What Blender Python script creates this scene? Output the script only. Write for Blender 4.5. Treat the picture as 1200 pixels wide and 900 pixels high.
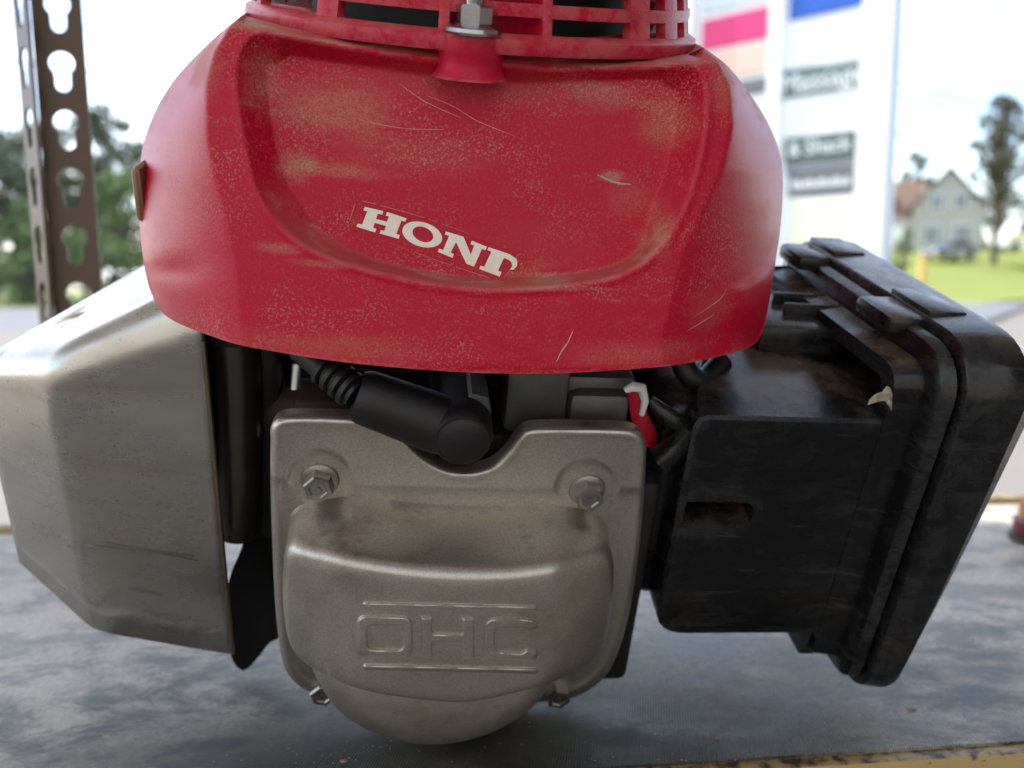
import bpy, bmesh, math, random
import numpy as np
from mathutils import Vector, Matrix
from mathutils.geometry import delaunay_2d_cdt
random.seed(7); rng = np.random.default_rng(7)
for o in list(bpy.data.objects): bpy.data.objects.remove(o)
scene = bpy.context.scene
C = scene.collection
R = math.radians

# ------------------------------------------------------------------ camera, light
FPX, PITCH, CAMH = 1000.0, R(6.84), 0.1718          # focal length in 1200-wide pixels; mat top is z = 0
cam = bpy.data.objects.new('camera', bpy.data.cameras.new('camera')); C.objects.link(cam)
cam.location = (0, 0, CAMH); cam.rotation_euler = (R(90) - PITCH, 0, 0)
cd = cam.data; cd.sensor_width = 36; cd.lens = FPX / 1200 * 36
cd.clip_start = 0.01; cd.clip_end = 3000
cd.dof.use_dof = True; cd.dof.focus_distance = 0.268; cd.dof.aperture_fstop = 8.5
scene.camera = cam
SUN_EL, SUN_AZ = R(56), R(302)                       # azimuth: 0 = +Y, clockwise; sun stands to the left, a little in front of the camera
world = bpy.data.worlds.new('World'); scene.world = world; world.use_nodes = True
wt = world.node_tree; wn = wt.nodes; wl = wt.links
wn.clear()
w_out = wn.new('ShaderNodeOutputWorld'); w_bg = wn.new('ShaderNodeBackground'); w_sky = wn.new('ShaderNodeTexSky')
w_sky.sky_type = 'NISHITA'; w_sky.sun_disc = False; w_sky.sun_elevation = SUN_EL; w_sky.sun_rotation = SUN_AZ
w_bg.inputs['Strength'].default_value = 0.12
w_tc = wn.new('ShaderNodeTexCoord'); w_map = wn.new('ShaderNodeMapping'); w_map.inputs['Scale'].default_value = (1.6, 1.6, 5.0); w_map.inputs['Location'].default_value = (.35, .2, .6)
w_noise = wn.new('ShaderNodeTexNoise'); w_noise.inputs['Scale'].default_value = 2.2; w_noise.inputs['Detail'].default_value = 7; w_noise.inputs['Roughness'].default_value = 0.6
w_ramp = wn.new('ShaderNodeValToRGB'); w_ramp.color_ramp.elements[0].position = 0.43; w_ramp.color_ramp.elements[1].position = 0.68
w_mix = wn.new('ShaderNodeMix'); w_mix.data_type = 'RGBA'
w_mix.inputs[7].default_value = (7.0, 7.3, 7.8, 1)      # bright thin cloud
wl.new(w_tc.outputs['Generated'], w_map.inputs['Vector']); wl.new(w_map.outputs['Vector'], w_noise.inputs['Vector'])
wl.new(w_noise.outputs['Fac'], w_ramp.inputs['Fac']); wl.new(w_ramp.outputs['Color'], w_mix.inputs[0])
wl.new(w_sky.outputs['Color'], w_mix.inputs[6]); wl.new(w_mix.outputs[2], w_bg.inputs['Color']); wl.new(w_bg.outputs['Background'], w_out.inputs['Surface'])
sun = bpy.data.objects.new('sun', bpy.data.lights.new('sun', 'SUN')); C.objects.link(sun)
sun.data.energy = 2.0; sun.data.angle = R(0.6); sun.data.color = (1, 0.95, 0.87)
sd = Vector((math.sin(SUN_AZ) * math.cos(SUN_EL), math.cos(SUN_AZ) * math.cos(SUN_EL), math.sin(SUN_EL)))
sun.rotation_euler = sd.to_track_quat('Z', 'Y').to_euler()
vs = scene.view_settings; vs.view_transform = 'Standard'; vs.look = 'None'; vs.exposure = 1.85; vs.gamma = 1; vs.use_curve_mapping = False
scene.render.engine = 'CYCLES'
scene.cycles.use_denoising = True; scene.cycles.max_bounces = 8; scene.cycles.caustics_reflective = False; scene.cycles.caustics_refractive = False
scene.render.resolution_x = 1024; scene.render.resolution_y = 768

# ------------------------------------------------------------------ frames
def ray(px, py):
    dx = (px - 600) / FPX; dy = -(py - 450) / FPX
    return np.array([dx, math.cos(PITCH) + dy * math.sin(PITCH), -math.sin(PITCH) + dy * math.cos(PITCH)])
def W(px, py, Y):                                    # world point seen at pixel (1200x900), at world distance Y
    d = ray(px, py); p = d * (Y / d[1]); return Vector((p[0], p[1], p[2] + CAMH))
TH, PSI, RHO = R(20), R(5.5), R(2.5)                 # the engine leans forward on its valve cover, turned a little
ENG = Matrix.Rotation(PSI, 3, 'Z') @ Matrix.Rotation(TH, 3, 'X') @ Matrix.Rotation(RHO, 3, 'Y')
ENGN = np.array(ENG)
def E(px, py, D):                                    # engine coords (x right, d away, h up) relative to the camera
    d = ENGN.T @ ray(px, py); return d * (D / d[1])
def Earr(px, py, D):
    px = np.asarray(px, float); py = np.asarray(py, float); D = np.asarray(D, float) + 0 * px
    dx = (px - 600) / FPX; dy = -(py - 450) / FPX
    r = np.stack([dx, math.cos(PITCH) + dy * math.sin(PITCH), -math.sin(PITCH) + dy * math.cos(PITCH)], -1) @ ENGN
    return r * (D / r[:, 1])[:, None]
E0 = E(505, 868, 0.2266)                             # where the engine touches the mat
def toworld(e): v = ENG @ Vector(e); return v + Vector((0, 0, CAMH))

# ------------------------------------------------------------------ object helpers
def tag(o, label=None, cat=None, group=None, kind=None):
    if label: o['label'] = label
    if cat: o['category'] = cat
    if group: o['group'] = group
    if kind: o['kind'] = kind
    return o
def empty(name, loc=(0, 0, 0), rot=None):
    o = bpy.data.objects.new(name, None); C.objects.link(o); o.location = loc; o.empty_display_size = 0.05
    if rot is not None: o.rotation_euler = rot
    return o
def finish(me, mat, smooth=35):
    if mat: me.materials.append(mat)
    if smooth:
        me.polygons.foreach_set('use_smooth', [True] * len(me.polygons))
        me.set_sharp_from_angle(angle=R(smooth))
    me.update()
def mesh_obj(name, verts, faces, mat, parent=None, smooth=35, loc=None):
    me = bpy.data.meshes.new(name); me.from_pydata([tuple(v) for v in verts], [], [tuple(f) for f in faces]); me.validate()
    finish(me, mat, smooth)
    o = bpy.data.objects.new(name, me); C.objects.link(o)
    if parent: o.parent = parent
    if loc is not None: o.location = loc
    return o
def bm_obj(name, bm, mat, parent=None, smooth=35, loc=None, recalc=True):
    if recalc: bmesh.ops.recalc_face_normals(bm, faces=bm.faces)
    me = bpy.data.meshes.new(name); bm.to_mesh(me); bm.free(); finish(me, mat, smooth)
    o = bpy.data.objects.new(name, me); C.objects.link(o)
    if parent: o.parent = parent
    if loc is not None: o.location = loc
    return o
def epart(name, vf, mat, parent, smooth=35, recalc=True):
    """mesh given in engine coords -> child of the engine root (or of one of its parts)"""
    verts, faces = vf
    v = np.asarray(verts, float) - E0
    me = bpy.data.meshes.new(name); me.from_pydata(v.tolist(), [], [tuple(int(i) for i in f) for f in faces]); me.validate()
    if recalc:
        bm = bmesh.new(); bm.from_mesh(me); bmesh.ops.recalc_face_normals(bm, faces=bm.faces); bm.to_mesh(me); bm.free()
    finish(me, mat, smooth)
    o = bpy.data.objects.new(name, me); C.objects.link(o); o.parent = parent
    return o
def join(*vfs):
    V, Fc = [], []
    for v, f in vfs:
        n = len(V); V += [tuple(p) for p in v]; Fc += [tuple(i + n for i in q) for q in f]
    return V, Fc
def spline(pts, n, closed=True):
    """Catmull-Rom through points (any dimension), n evenly spaced samples"""
    P = np.asarray(pts, float); m = len(P); out = []
    segs = m if closed else m - 1
    for i in range(segs):
        if closed: p0, p1, p2, p3 = P[(i - 1) % m], P[i], P[(i + 1) % m], P[(i + 2) % m]
        else: p0, p1, p2, p3 = P[max(i - 1, 0)], P[i], P[i + 1], P[min(i + 2, m - 1)]
        for t in np.linspace(0, 1, 16, endpoint=False):
            out.append(.5 * (2 * p1 + (p2 - p0) * t + (2 * p0 - 5 * p1 + 4 * p2 - p3) * t * t + (3 * p1 - p0 - 3 * p2 + p3) * t ** 3))
    if not closed: out.append(P[-1])
    return resample(np.array(out), n, closed)
def resample(Q, n, closed=True):
    Q = np.asarray(Q, float)
    if closed: Q = np.vstack([Q, Q[:1]])
    s = np.concatenate([[0], np.cumsum(np.linalg.norm(np.diff(Q, axis=0), axis=1))])
    t = np.linspace(0, s[-1], n, endpoint=not closed)
    return np.stack([np.interp(t, s, Q[:, k]) for k in range(Q.shape[1])], -1)
def area2(P): x, y = P[:, 0], P[:, 1]; return .5 * np.sum(x * np.roll(y, -1) - np.roll(x, -1) * y)
def offset(P, d):
    """grow a closed 2-D outline by d (negative shrinks)"""
    P = np.asarray(P, float); t = np.roll(P, -1, 0) - np.roll(P, 1, 0); t /= np.linalg.norm(t, axis=1)[:, None] + 1e-12
    s = 1 if area2(P) > 0 else -1
    return P + s * d * np.stack([t[:, 1], -t[:, 0]], -1)
def rrect(x0, x1, y0, y1, r, n=6):
    if not hasattr(r, '__len__'): r = [r] * 4
    out = []
    for (cx, cy, a0, rr) in ((x1 - r[0], y1 - r[0], 0, r[0]), (x0 + r[1], y1 - r[1], 90, r[1]), (x0 + r[2], y0 + r[2], 180, r[2]), (x1 - r[3], y0 + r[3], 270, r[3])):
        for k in range(n + 1):
            a = R(a0 + 90 * k / n); out.append((cx + rr * math.cos(a), cy + rr * math.sin(a)))
    return np.array(out)
def loft(rings, cap0=False, cap1=False, closed=True):
    n = len(rings[0]); V = [tuple(p) for r in rings for p in r]; Fc = []
    for k in range(len(rings) - 1):
        for i in range(n if closed else n - 1):
            j = (i + 1) % n
            Fc.append((k * n + i, k * n + j, (k + 1) * n + j, (k + 1) * n + i))
    if cap0: Fc.append(tuple(range(n - 1, -1, -1)))
    if cap1: Fc.append(tuple((len(rings) - 1) * n + i for i in range(n)))
    return V, Fc
def lathe(profile, center, axis=(0, 0, 1), n=40, a0=0, a1=360, flat=None):
    """profile [(r, t)] around an axis through center; flat = sides of a polygon"""
    ax = Vector(axis).normalized(); u = ax.orthogonal().normalized(); v = ax.cross(u); c = Vector(center)
    full = abs(a1 - a0) >= 360; rings = []
    for r, t in profile:
        ring = []
        for k in range(n):
            a = R(a0 + (a1 - a0) * k / (n if full else n - 1))
            ring.append(tuple(c + ax * t + (u * math.cos(a) + v * math.sin(a)) * r))
        rings.append(ring)
    return loft(rings, closed=full, cap0=full and profile[0][0] > 1e-6, cap1=full and profile[-1][0] > 1e-6)
def tube(path, rad, n=14, caps=True):
    P = [Vector(p) for p in path]; rad = rad if hasattr(rad, '__len__') else [rad] * len(P)
    rings = []; up = None
    for i, p in enumerate(P):
        t = (P[min(i + 1, len(P) - 1)] - P[max(i - 1, 0)]).normalized()
        if up is None: up = t.orthogonal().normalized()
        up = (up - t * up.dot(t)).normalized(); v = t.cross(up)
        rings.append([tuple(p + (up * math.cos(2 * math.pi * k / n) + v * math.sin(2 * math.pi * k / n)) * rad[i]) for k in range(n)])
    return loft(rings, caps, caps)
def box(x0, x1, y0, y1, z0, z1, bev=0.0, seg=2):
    bm = bmesh.new(); bmesh.ops.create_cube(bm, size=1)
    for v in bm.verts: v.co = Vector(((x0 + x1) / 2 + v.co.x * (x1 - x0), (y0 + y1) / 2 + v.co.y * (y1 - y0), (z0 + z1) / 2 + v.co.z * (z1 - z0)))
    if bev: bmesh.ops.bevel(bm, geom=list(bm.edges), offset=bev, segments=seg, affect='EDGES', profile=.5)
    bm.verts.index_update(); vf = ([tuple(v.co) for v in bm.verts], [tuple(v.index for v in f.verts) for f in bm.faces]); bm.free(); return vf
def inside(px, py, loops):
    c = np.zeros(len(px), bool)
    for L in loops:
        x, y = L[:, 0], L[:, 1]; x2, y2 = np.roll(x, -1), np.roll(y, -1)
        for i in range(len(x)):
            if y[i] == y2[i]: continue
            hit = ((y[i] > py) != (y2[i] > py)) & (px < (x2[i] - x[i]) * (py - y[i]) / (y2[i] - y[i]) + x[i])
            c ^= hit
    return c
def pdist(px, py, L, closed=True):
    """unsigned distance to a polyline"""
    d = np.full(len(px), 1e9); A = L; B = np.roll(L, -1, 0)
    for i in range(len(L) if closed else len(L) - 1):
        ax, ay = A[i]; bx, by = B[i] - A[i]; q = bx * bx + by * by + 1e-12
        t = np.clip(((px - ax) * bx + (py - ay) * by) / q, 0, 1)
        d = np.minimum(d, (px - ax - t * bx) ** 2 + (py - ay - t * by) ** 2)
    return np.sqrt(d)
def sdf(px, py, L): d = pdist(px, py, L); return np.where(inside(px, py, [L]), d, -d)   # + inside
def fill(loops, sp):
    """triangulated region bounded by loops (2-D), with inner points every sp"""
    loops = [np.asarray(l, float) for l in loops]; V, Ed = [], []
    for L in loops:
        n = len(V); V += [tuple(p) for p in L]; Ed += [(n + i, n + (i + 1) % len(L)) for i in range(len(L))]
    if sp:
        lo, hi = loops[0].min(0), loops[0].max(0)
        gx, gy = np.meshgrid(np.arange(lo[0] + sp / 2, hi[0], sp), np.arange(lo[1] + sp / 2, hi[1], sp)); gx = gx.copy(); gx[1::2] += sp / 2
        gx, gy = gx.ravel(), gy.ravel(); k = inside(gx, gy, loops); gx, gy = gx[k], gy[k]
        m = np.min([pdist(gx, gy, L) for L in loops], axis=0) > sp * .45
        V += list(zip(gx[m], gy[m]))
    r = delaunay_2d_cdt([Vector(v) for v in V], Ed, [], 0, 1e-7)
    P = np.array([tuple(v) for v in r[0]]); T = np.array([f for f in r[2] if len(f) == 3])
    c = P[T].mean(1); T = T[inside(c[:, 0], c[:, 1], loops)]
    return P, T
def relief(loops, sp, Dfun):
    """surface over a pixel-traced outline with its own depth Dfun(px,py), in engine coords"""
    P, T = fill(loops, sp); D = Dfun(P[:, 0], P[:, 1]) if callable(Dfun) else np.full(len(P), Dfun)
    return Earr(P[:, 0], P[:, 1], D), T
def sstep(x, a, b): t = np.clip((x - a) / (b - a), 0, 1); return t * t * (3 - 2 * t)
def copy_tree(o, parent=None):
    c = o.copy(); C.objects.link(c); c.parent = parent
    for ch in list(o.children): copy_tree(ch, c)
    return c

# ------------------------------------------------------------------ materials
class NT:
    def __init__(s, name):
        s.m = bpy.data.materials.new(name); s.m.use_nodes = True; s.t = s.m.node_tree; s.b = s.t.nodes['Principled BSDF']
        s.tc = s.t.nodes.new('ShaderNodeTexCoord')
    def n(s, kind, **kw):
        x = s.t.nodes.new(kind)
        for k, v in kw.items(): setattr(x, k, v)
        return x
    def l(s, a, b): s.t.links.new(a, b)
    def vec(s, scale=(1, 1, 1), src='Object', rot=(0, 0, 0)):
        m = s.n('ShaderNodeMapping'); m.inputs['Scale'].default_value = scale; m.inputs['Rotation'].default_value = rot; s.l(s.tc.outputs[src], m.inputs['Vector']); return m.outputs[0]
    def noise(s, scale, detail=4, rough=.55, stretch=(1, 1, 1), src='Object', rot=(0, 0, 0), dist=0):
        x = s.n('ShaderNodeTexNoise'); x.inputs['Scale'].default_value = scale; x.inputs['Detail'].default_value = detail; x.inputs['Roughness'].default_value = rough
        x.inputs['Distortion'].default_value = dist
        s.l(s.vec(stretch, src, rot), x.inputs['Vector']); return x.outputs['Fac']
    def ramp(s, fac, a, b, lo=0, hi=1):
        x = s.n('ShaderNodeMapRange'); x.inputs[1].default_value = a; x.inputs[2].default_value = b; x.inputs[3].default_value = lo; x.inputs[4].default_value = hi
        x.interpolation_type = 'SMOOTHSTEP'; s.l(fac, x.inputs[0]); return x.outputs[0]
    def mul(s, a, b, op='MULTIPLY'):
        x = s.n('ShaderNodeMath', operation=op); x.use_clamp = op in ('ADD', 'MULTIPLY')
        for i, q in enumerate((a, b)):
            if isinstance(q, (int, float)): x.inputs[i].default_value = q
            else: s.l(q, x.inputs[i])
        return x.outputs[0]
    def mix(s, fac, a, b):
        x = s.n('ShaderNodeMix', data_type='RGBA')
        for i, q in ((0, fac), (6, a), (7, b)):
            if isinstance(q, (int, float)): x.inputs[i].default_value = q
            elif isinstance(q, tuple): x.inputs[i].default_value = (*q, 1)[:4]
            else: s.l(q, x.inputs[i])
        return x.outputs[2]
    def set(s, **kw):
        for k, v in kw.items():
            k = k.replace('_', ' ')
            if isinstance(v, (int, float)): s.b.inputs[k].default_value = v
            elif isinstance(v, tuple): s.b.inputs[k].default_value = (*v, 1)[:4]
            else: s.l(v, s.b.inputs[k])
    def bump(s, h, strength=.2, dist=.001, prev=None):
        x = s.n('ShaderNodeBump'); x.inputs['Strength'].default_value = strength; x.inputs['Distance'].default_value = dist; s.l(h, x.inputs['Height'])
        if prev: s.l(prev, x.inputs['Normal'])
        s.l(x.outputs[0], s.b.inputs['Normal']); return x.outputs[0]
    def worn(s, a=.515, b=.57):                        # rubbed edges
        g = s.n('ShaderNodeNewGeometry'); return s.mul(s.ramp(g.outputs['Pointiness'], a, b), s.ramp(s.noise(160, 5, .7), .35, .6))
    def up(s, a, b):                                  # where dust can settle: faces that look up
        g = s.n('ShaderNodeNewGeometry'); sp = s.n('ShaderNodeSeparateXYZ'); s.l(g.outputs['Normal'], sp.inputs[0]); return s.ramp(sp.outputs[2], a, b)
def simple(name, col, rough=.5, metal=0.0, bump=0, bscale=800, var=0, vscale=30):
    t = NT(name); t.set(Base_Color=col, Roughness=rough, Metallic=metal)
    if var:
        f = t.noise(vscale, 5); t.set(Base_Color=t.mix(f, tuple(c * (1 - var) for c in col), tuple(min(1, c * (1 + var)) for c in col)))
    if bump: t.bump(t.noise(bscale, 3), bump, .0004)
    return t.m
def m_red(name, dust=1.0, base=(.49, .003, .027), blobs=()):
    t = NT(name)
    speck = t.ramp(t.noise(1250, 3, .75), .52, .62)
    patch = t.ramp(t.noise(26, 4, .6, (1, 1, 1.7)), .47, .66)
    fine = t.ramp(t.noise(110, 5, .65, (.5, 1, 1.3)), .45, .7)
    upd = t.up(.12, .75)
    smear = t.ramp(t.noise(34, 5, .6, (.5, 1, 2.2), dist=1.2), .56, .68)
    a = t.mul(speck, t.mul(t.mul(patch, .45), t.mul(fine, .20), 'ADD'))
    a = t.mul(a, t.mul(t.mul(smear, .22), t.mul(fine, .7)), 'ADD')
    a = t.mul(a, t.mul(speck, .06), 'ADD')
    a = t.mul(a, t.mul(upd, t.ramp(fine, 0, 1, .22, .6)), 'ADD')
    edge = t.noise(100, 6, .72, (.45, 1, 1.8), dist=.5); grain = t.ramp(t.noise(1400, 3, .75), .36, .60)
    for (bx, by, rx, ry, k) in blobs:                 # hand-wiped smudges of dried dust, each with its own shape
        c = E(bx, by, .2395 + .032 * (430 - by) / 400) - E0; sx, sz = 1 / (rx * .00025), 1 / (ry * .00025)
        m = t.n('ShaderNodeMapping'); m.inputs['Scale'].default_value = (sx, 12, sz); m.inputs['Location'].default_value = (-c[0] * sx, -c[1] * 12, -c[2] * sz); t.l(t.tc.outputs['Object'], m.inputs['Vector'])
        ln = t.n('ShaderNodeVectorMath', operation='LENGTH'); t.l(m.outputs[0], ln.inputs[0])
        w = t.mul(t.mul(edge, 1.5), ln.outputs['Value'], 'SUBTRACT')
        a = t.mul(a, t.mul(t.mul(t.ramp(w, -.35, .60), k * .6), t.ramp(grain, 0, 1, .35, 1)), 'ADD')
    d = t.mul(a, dust)
    t.set(Base_Color=t.mix(t.mul(t.worn(), .35), t.mix(d, base, (.46, .31, .21)), (.62, .22, .2)), Roughness=t.ramp(d, 0, .7, .36, .75))
    t.b.inputs['Specular IOR Level'].default_value = .22
    h = t.mul(t.noise(1500, 3, .6), t.mul(speck, .25), 'ADD')
    t.bump(h, .22, .0004); return t.m
M = {}
BLOBS = ((390, 135, 90, 40, .75), (346, 200, 30, 26, .85), (405, 208, 75, 12, .7), (305, 95, 26, 45, .55), (715, 118, 65, 20, .7), (785, 145, 42, 45, .6), (722, 213, 20, 8, 1.0), (745, 240, 42, 25, .35), (560, 105, 210, 26, .22), (470, 185, 130, 30, .25), (640, 290, 120, 40, .1), (330, 288, 30, 8, .7), (380, 305, 40, 6, .6), (640, 330, 110, 5, .5), (775, 270, 14, 40, .4),
         (225, 85, 40, 45, .65), (350, 30, 120, 14, .6), (860, 95, 40, 45, .6), (600, 60, 250, 9, .5), (400, 400, 160, 22, .35), (740, 410, 120, 20, .35), (840, 370, 50, 40, .3))
M['red'] = m_red('dusty_red_plastic', blobs=BLOBS); M['red2'] = m_red('cleaner_red_plastic', .35, (.50, .006, .036))
def m_cast():
    t = NT('cast_aluminium')
    g = t.noise(1800, 3, .7); big = t.noise(28, 5, .6); oil_shade = t.ramp(t.noise(45, 6, .65), .50, .72)
    c = t.mix(big, (.43, .39, .335), (.60, .555, .49))
    c = t.mix(t.mul(t.mul(oil_shade, .8), t.up(.35, .9)), c, (.16, .115, .075))
    sp = t.ramp(t.noise(700, 3, .6), .62, .72); c = t.mix(t.mul(sp, .45), c, (.42, .32, .2)); c = t.mix(t.mul(t.ramp(t.noise(1300, 3, .7), .35, .65), .35), c, (.20, .185, .165))
    c = t.mix(t.mul(t.ramp(t.noise(16, 6, .65), .48, .66), .5), c, (.24, .19, .14)); c = t.mix(t.mul(t.worn(), .6), c, (.6, .58, .54))
    t.set(Base_Color=c, Metallic=.86, Roughness=t.ramp(big, .3, .7, .33, .45)); t.bump(g, .2, .0004); return t.m
M['cast'] = m_cast()
def m_steel():
    t = NT('stained_steel_sheet')
    streak = t.noise(45, 6, .6, (.35, .35, 1.3)); pit = t.ramp(t.noise(800, 3, .6), .62, .74); big = t.noise(18, 5, .6)
    c = t.mix(streak, (.43, .41, .365), (.62, .595, .54)); c = t.mix(t.mul(pit, t.ramp(big, .4, .6)), c, (.13, .105, .08))
    c = t.mix(t.mul(t.ramp(t.noise(25, 4, .6, (.3, .3, 1.5)), .52, .7), .45), c, (.34, .22, .16))
    t.set(Base_Color=c, Metallic=.95, Roughness=t.ramp(t.noise(40, 6, .7, (.5, .5, 1.5)), .3, .7, .20, .36))
    n1 = t.bump(t.noise(130, 5, .7, (.6, .6, 1.2)), .06, .0006); t.bump(t.noise(1500, 2, .6, (.1, .1, 1)), .06, .0004, n1); return t.m
M['steel'] = m_steel()
def m_black():
    t = NT('dusty_black_plastic')
    st = t.noise(75, 7, .72, (.6, .7, 1.5), dist=1.4); dust = t.ramp(t.noise(30, 5, .65), .42, .68)
    scr = t.ramp(t.noise(260, 3, .5, (.12, .12, 1.6), rot=(0, .5, 0)), .66, .72)
    c = t.mix(t.mul(t.ramp(t.mul(t.mul(st, .6), t.mul(t.noise(22, 4, .6), .5), 'ADD'), .50, .80), .30), (.004, .004, .0045), (.055, .054, .052))
    c = t.mix(t.mul(t.mul(dust, .75), t.up(.35, .95)), c, (.13, .092, .068))
    c = t.mix(t.mul(scr, .2), c, (.09, .085, .08)); c = t.mix(t.mul(t.worn(), .2), c, (.09, .088, .086))
    t.set(Base_Color=c, Roughness=t.ramp(st, .3, .75, .18, .36)); t.b.inputs['Specular IOR Level'].default_value = .36
    t.bump(t.noise(900, 3), .12, .0004); return t.m
M['black'] = m_black()
M['rubber'] = simple('black_rubber', (.004, .003, .003), .5, 0, .25, 1500, .5, 300)
M['cable'] = simple('black_cable', (.008, .007, .007), .45, 0, .15, 1200)
M['bolt'] = simple('zinc_bolt_steel', (.30, .285, .25), .3, .9, .12, 900, .25, 200)
M['nut'] = simple('bright_nut_steel', (.42, .42, .43), .25, 1.0, .05, 700, .15, 150)
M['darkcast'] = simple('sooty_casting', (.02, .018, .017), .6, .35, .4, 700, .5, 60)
M['midcast'] = simple('grey_casting', (.13, .125, .12), .5, .6, .35, 800, .35, 70)
M['rust'] = simple('rusty_brown_steel', (.035, .02, .015), .7, .3, .4, 500, .5, 80)
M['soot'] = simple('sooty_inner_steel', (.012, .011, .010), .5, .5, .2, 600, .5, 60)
M['sticker'] = simple('cream_sticker_print', (.86, .79, .66), .5, 0, .1, 900, .10, 300)
M['film'] = m_red('clear_film_on_red', .4, (.47, .006, .028))
M['gasket'] = simple('pale_torn_foam', (.42, .37, .27), .9, 0, .5, 900, .2, 300)
M['redtag'] = simple('red_wire_sleeve', (.5, .012, .03), .4)
M['white'] = simple('white_plastic', (.8, .79, .77), .4)

# ------------------------------------------------------------------ setting far behind
GZ = -0.95
def m_ground(name, c1, c2, scale, rough=.9):
    t = NT(name); f = t.noise(scale, 6, .65); g = t.noise(scale * 14, 4, .6)
    t.set(Base_Color=t.mix(t.mul(t.mul(f, .7), t.mul(g, .3), 'ADD'), c1, c2), Roughness=rough); return t.m
def sheet(name, pts, z, mat):
    return mesh_obj(name, [(x, y, z) for x, y in pts], [tuple(range(len(pts)))], mat, smooth=0)
m_conc = m_ground('pale_concrete', (.13, .115, .10), (.20, .18, .155), .5)
m_asph = m_ground('weathered_asphalt', (.10, .105, .12), (.17, .175, .19), .4)
m_grass = m_ground('lawn_grass', (.09, .13, .02), (.24, .25, .04), .25)
tag(sheet('ground', [(-900, -60), (900, -60), (900, 1500), (-900, 1500)], GZ - .02, m_ground('dry_ground', (.16, .16, .09), (.26, .24, .15), .1)), kind='structure')
tag(sheet('parking_lot', [(-40, -20), (40, -20), (40, 31), (22, 36.5), (10.6, 19.5), (-40, 19.5)], GZ - .012, m_conc), kind='structure')
tag(sheet('road', [(-120, 19.8), (10.3, 19.8), (22.4, 38), (60, 33), (120, 36), (120, 52), (-120, 34)], GZ - .016, m_asph), kind='structure')
kv, kf = [], []
kp = [Vector((10.45, 19.6, GZ)), Vector((22.2, 37.0, GZ)), Vector((42, 31.6, GZ))]
tag(mesh_obj('kerb', *tube([p + Vector((0, 0, .02)) for p in kp], .13, 4), m_ground('dark_kerb', (.09, .09, .09), (.16, .15, .14), 3), smooth=0), kind='structure')
# the lawn bank that climbs towards the house
gv, gf = [], []
nx, ny = 40, 16
for j in range(ny + 1):
    for i in range(nx + 1):
        x = -40 + 160 * i / nx; y = 47 + 60 * j / ny + (x - 30) * .03
        rise = 4.4 * sstep(np.array(y), 46, 84) * sstep(np.array(x), -5, 30)
        gv.append((x, y, GZ + .01 + float(rise) + .12 * math.sin(x * .6) * math.sin(y * .5)))
for j in range(ny):
    for i in range(nx): a = j * (nx + 1) + i; gf.append((a, a + 1, a + nx + 2, a + nx + 1))
tag(mesh_obj('lawn_bank', gv, gf, m_grass), kind='structure')
tag(sheet('roadside_verge', [(-60, 33.5), (4, 39), (4, 60), (-60, 60)], GZ - .004, m_grass), kind='structure')

# pylon sign
SR = W(1034, 300, 8.6); SL = W(815, 300, 8.6 * 1.17)
su = Vector((SL.x - SR.x, SL.y - SR.y, 0)).normalized(); sn = Vector((su.y, -su.x, 0))
if sn.y > 0: sn = -sn
sv0 = Vector((SR.x, SR.y, GZ))
def S(px, py):                                       # (u, z) on the sign face
    d = Vector(ray(px, py)); c = Vector((0, 0, CAMH)); t = (sv0 - c).dot(sn) / d.dot(sn); p = c + d * t - sv0
    return p.dot(su), p.z
sign = empty('pylon_sign', sv0); sign.matrix_world = Matrix.Translation(sv0 - sn * .16) @ Matrix((su, sn, Vector((0, 0, 1)))).transposed().to_4x4()
tag(sign, 'tall white pylon sign with stacked tenant panels beyond the engine', 'sign')
m_signwhite = simple('white_sign_paint', (.82, .82, .78), .5, 0, 0, 1, .04, 3)
m_postshade = simple('post_shade_grey', (.42, .45, .5), .4, .3)
uR = 0.0; uw = S(1004, 150)[0]; uB0, uB1 = S(1008, 60)[0], S(912, 60)[0]; uD0, uD1 = S(912, 60)[0], S(896, 60)[0]; uL = S(800, 60)[0]
def spart(name, u0, u1, y0, y1, z0, z1, mat, par=sign, bev=.01):
    return mesh_obj(name, *box(u0, u1, y0, y1, z0, z1, bev, 1), mat, par)
spart('post', 0.0, uw, -.02, .16, 0, 5.2, m_signwhite); spart('post', uL - .1, uL + .35, -.02, .16, 0, 5.2, m_signwhite)
spart('post_shade_strip', -.03, -.002, .0, .15, 0, 5.2, m_postshade)  # shaded side of the white post, put in as a grey-blue strip
spart('backing', uw, uL - .1, -.12, .03, 1.15, 5.2, m_signwhite)
spart('divider', uD0, uD1, -.1, .1, 1.2, 5.2, m_signwhite)
def text(body, size, mat, parent, loc, name='lettering', ext=.006, sx=1):
    cu = bpy.data.curves.new(name, 'FONT'); cu.body = body; cu.size = size; cu.extrude = ext; cu.align_x = 'CENTER'; cu.align_y = 'CENTER'; cu.resolution_u = 3
    tmp = bpy.data.objects.new('t', cu); C.objects.link(tmp); bpy.context.view_layer.update()
    me = bpy.data.meshes.new_from_object(tmp.evaluated_get(bpy.context.evaluated_depsgraph_get())); bpy.data.objects.remove(tmp)
    # text x runs along -u (reads left to right from the camera), text y is up
    me.transform(Matrix(((-sx, 0, 0, 0), (0, 0, 1, 0), (0, 1, 0, 0), (0, 0, 0, 1))))
    me.materials.append(mat); o = bpy.data.objects.new(name, me); C.objects.link(o); o.parent = parent; o.location = loc; return o
m_txt = simple('white_lettering', (.85, .87, .84), .5)
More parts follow.
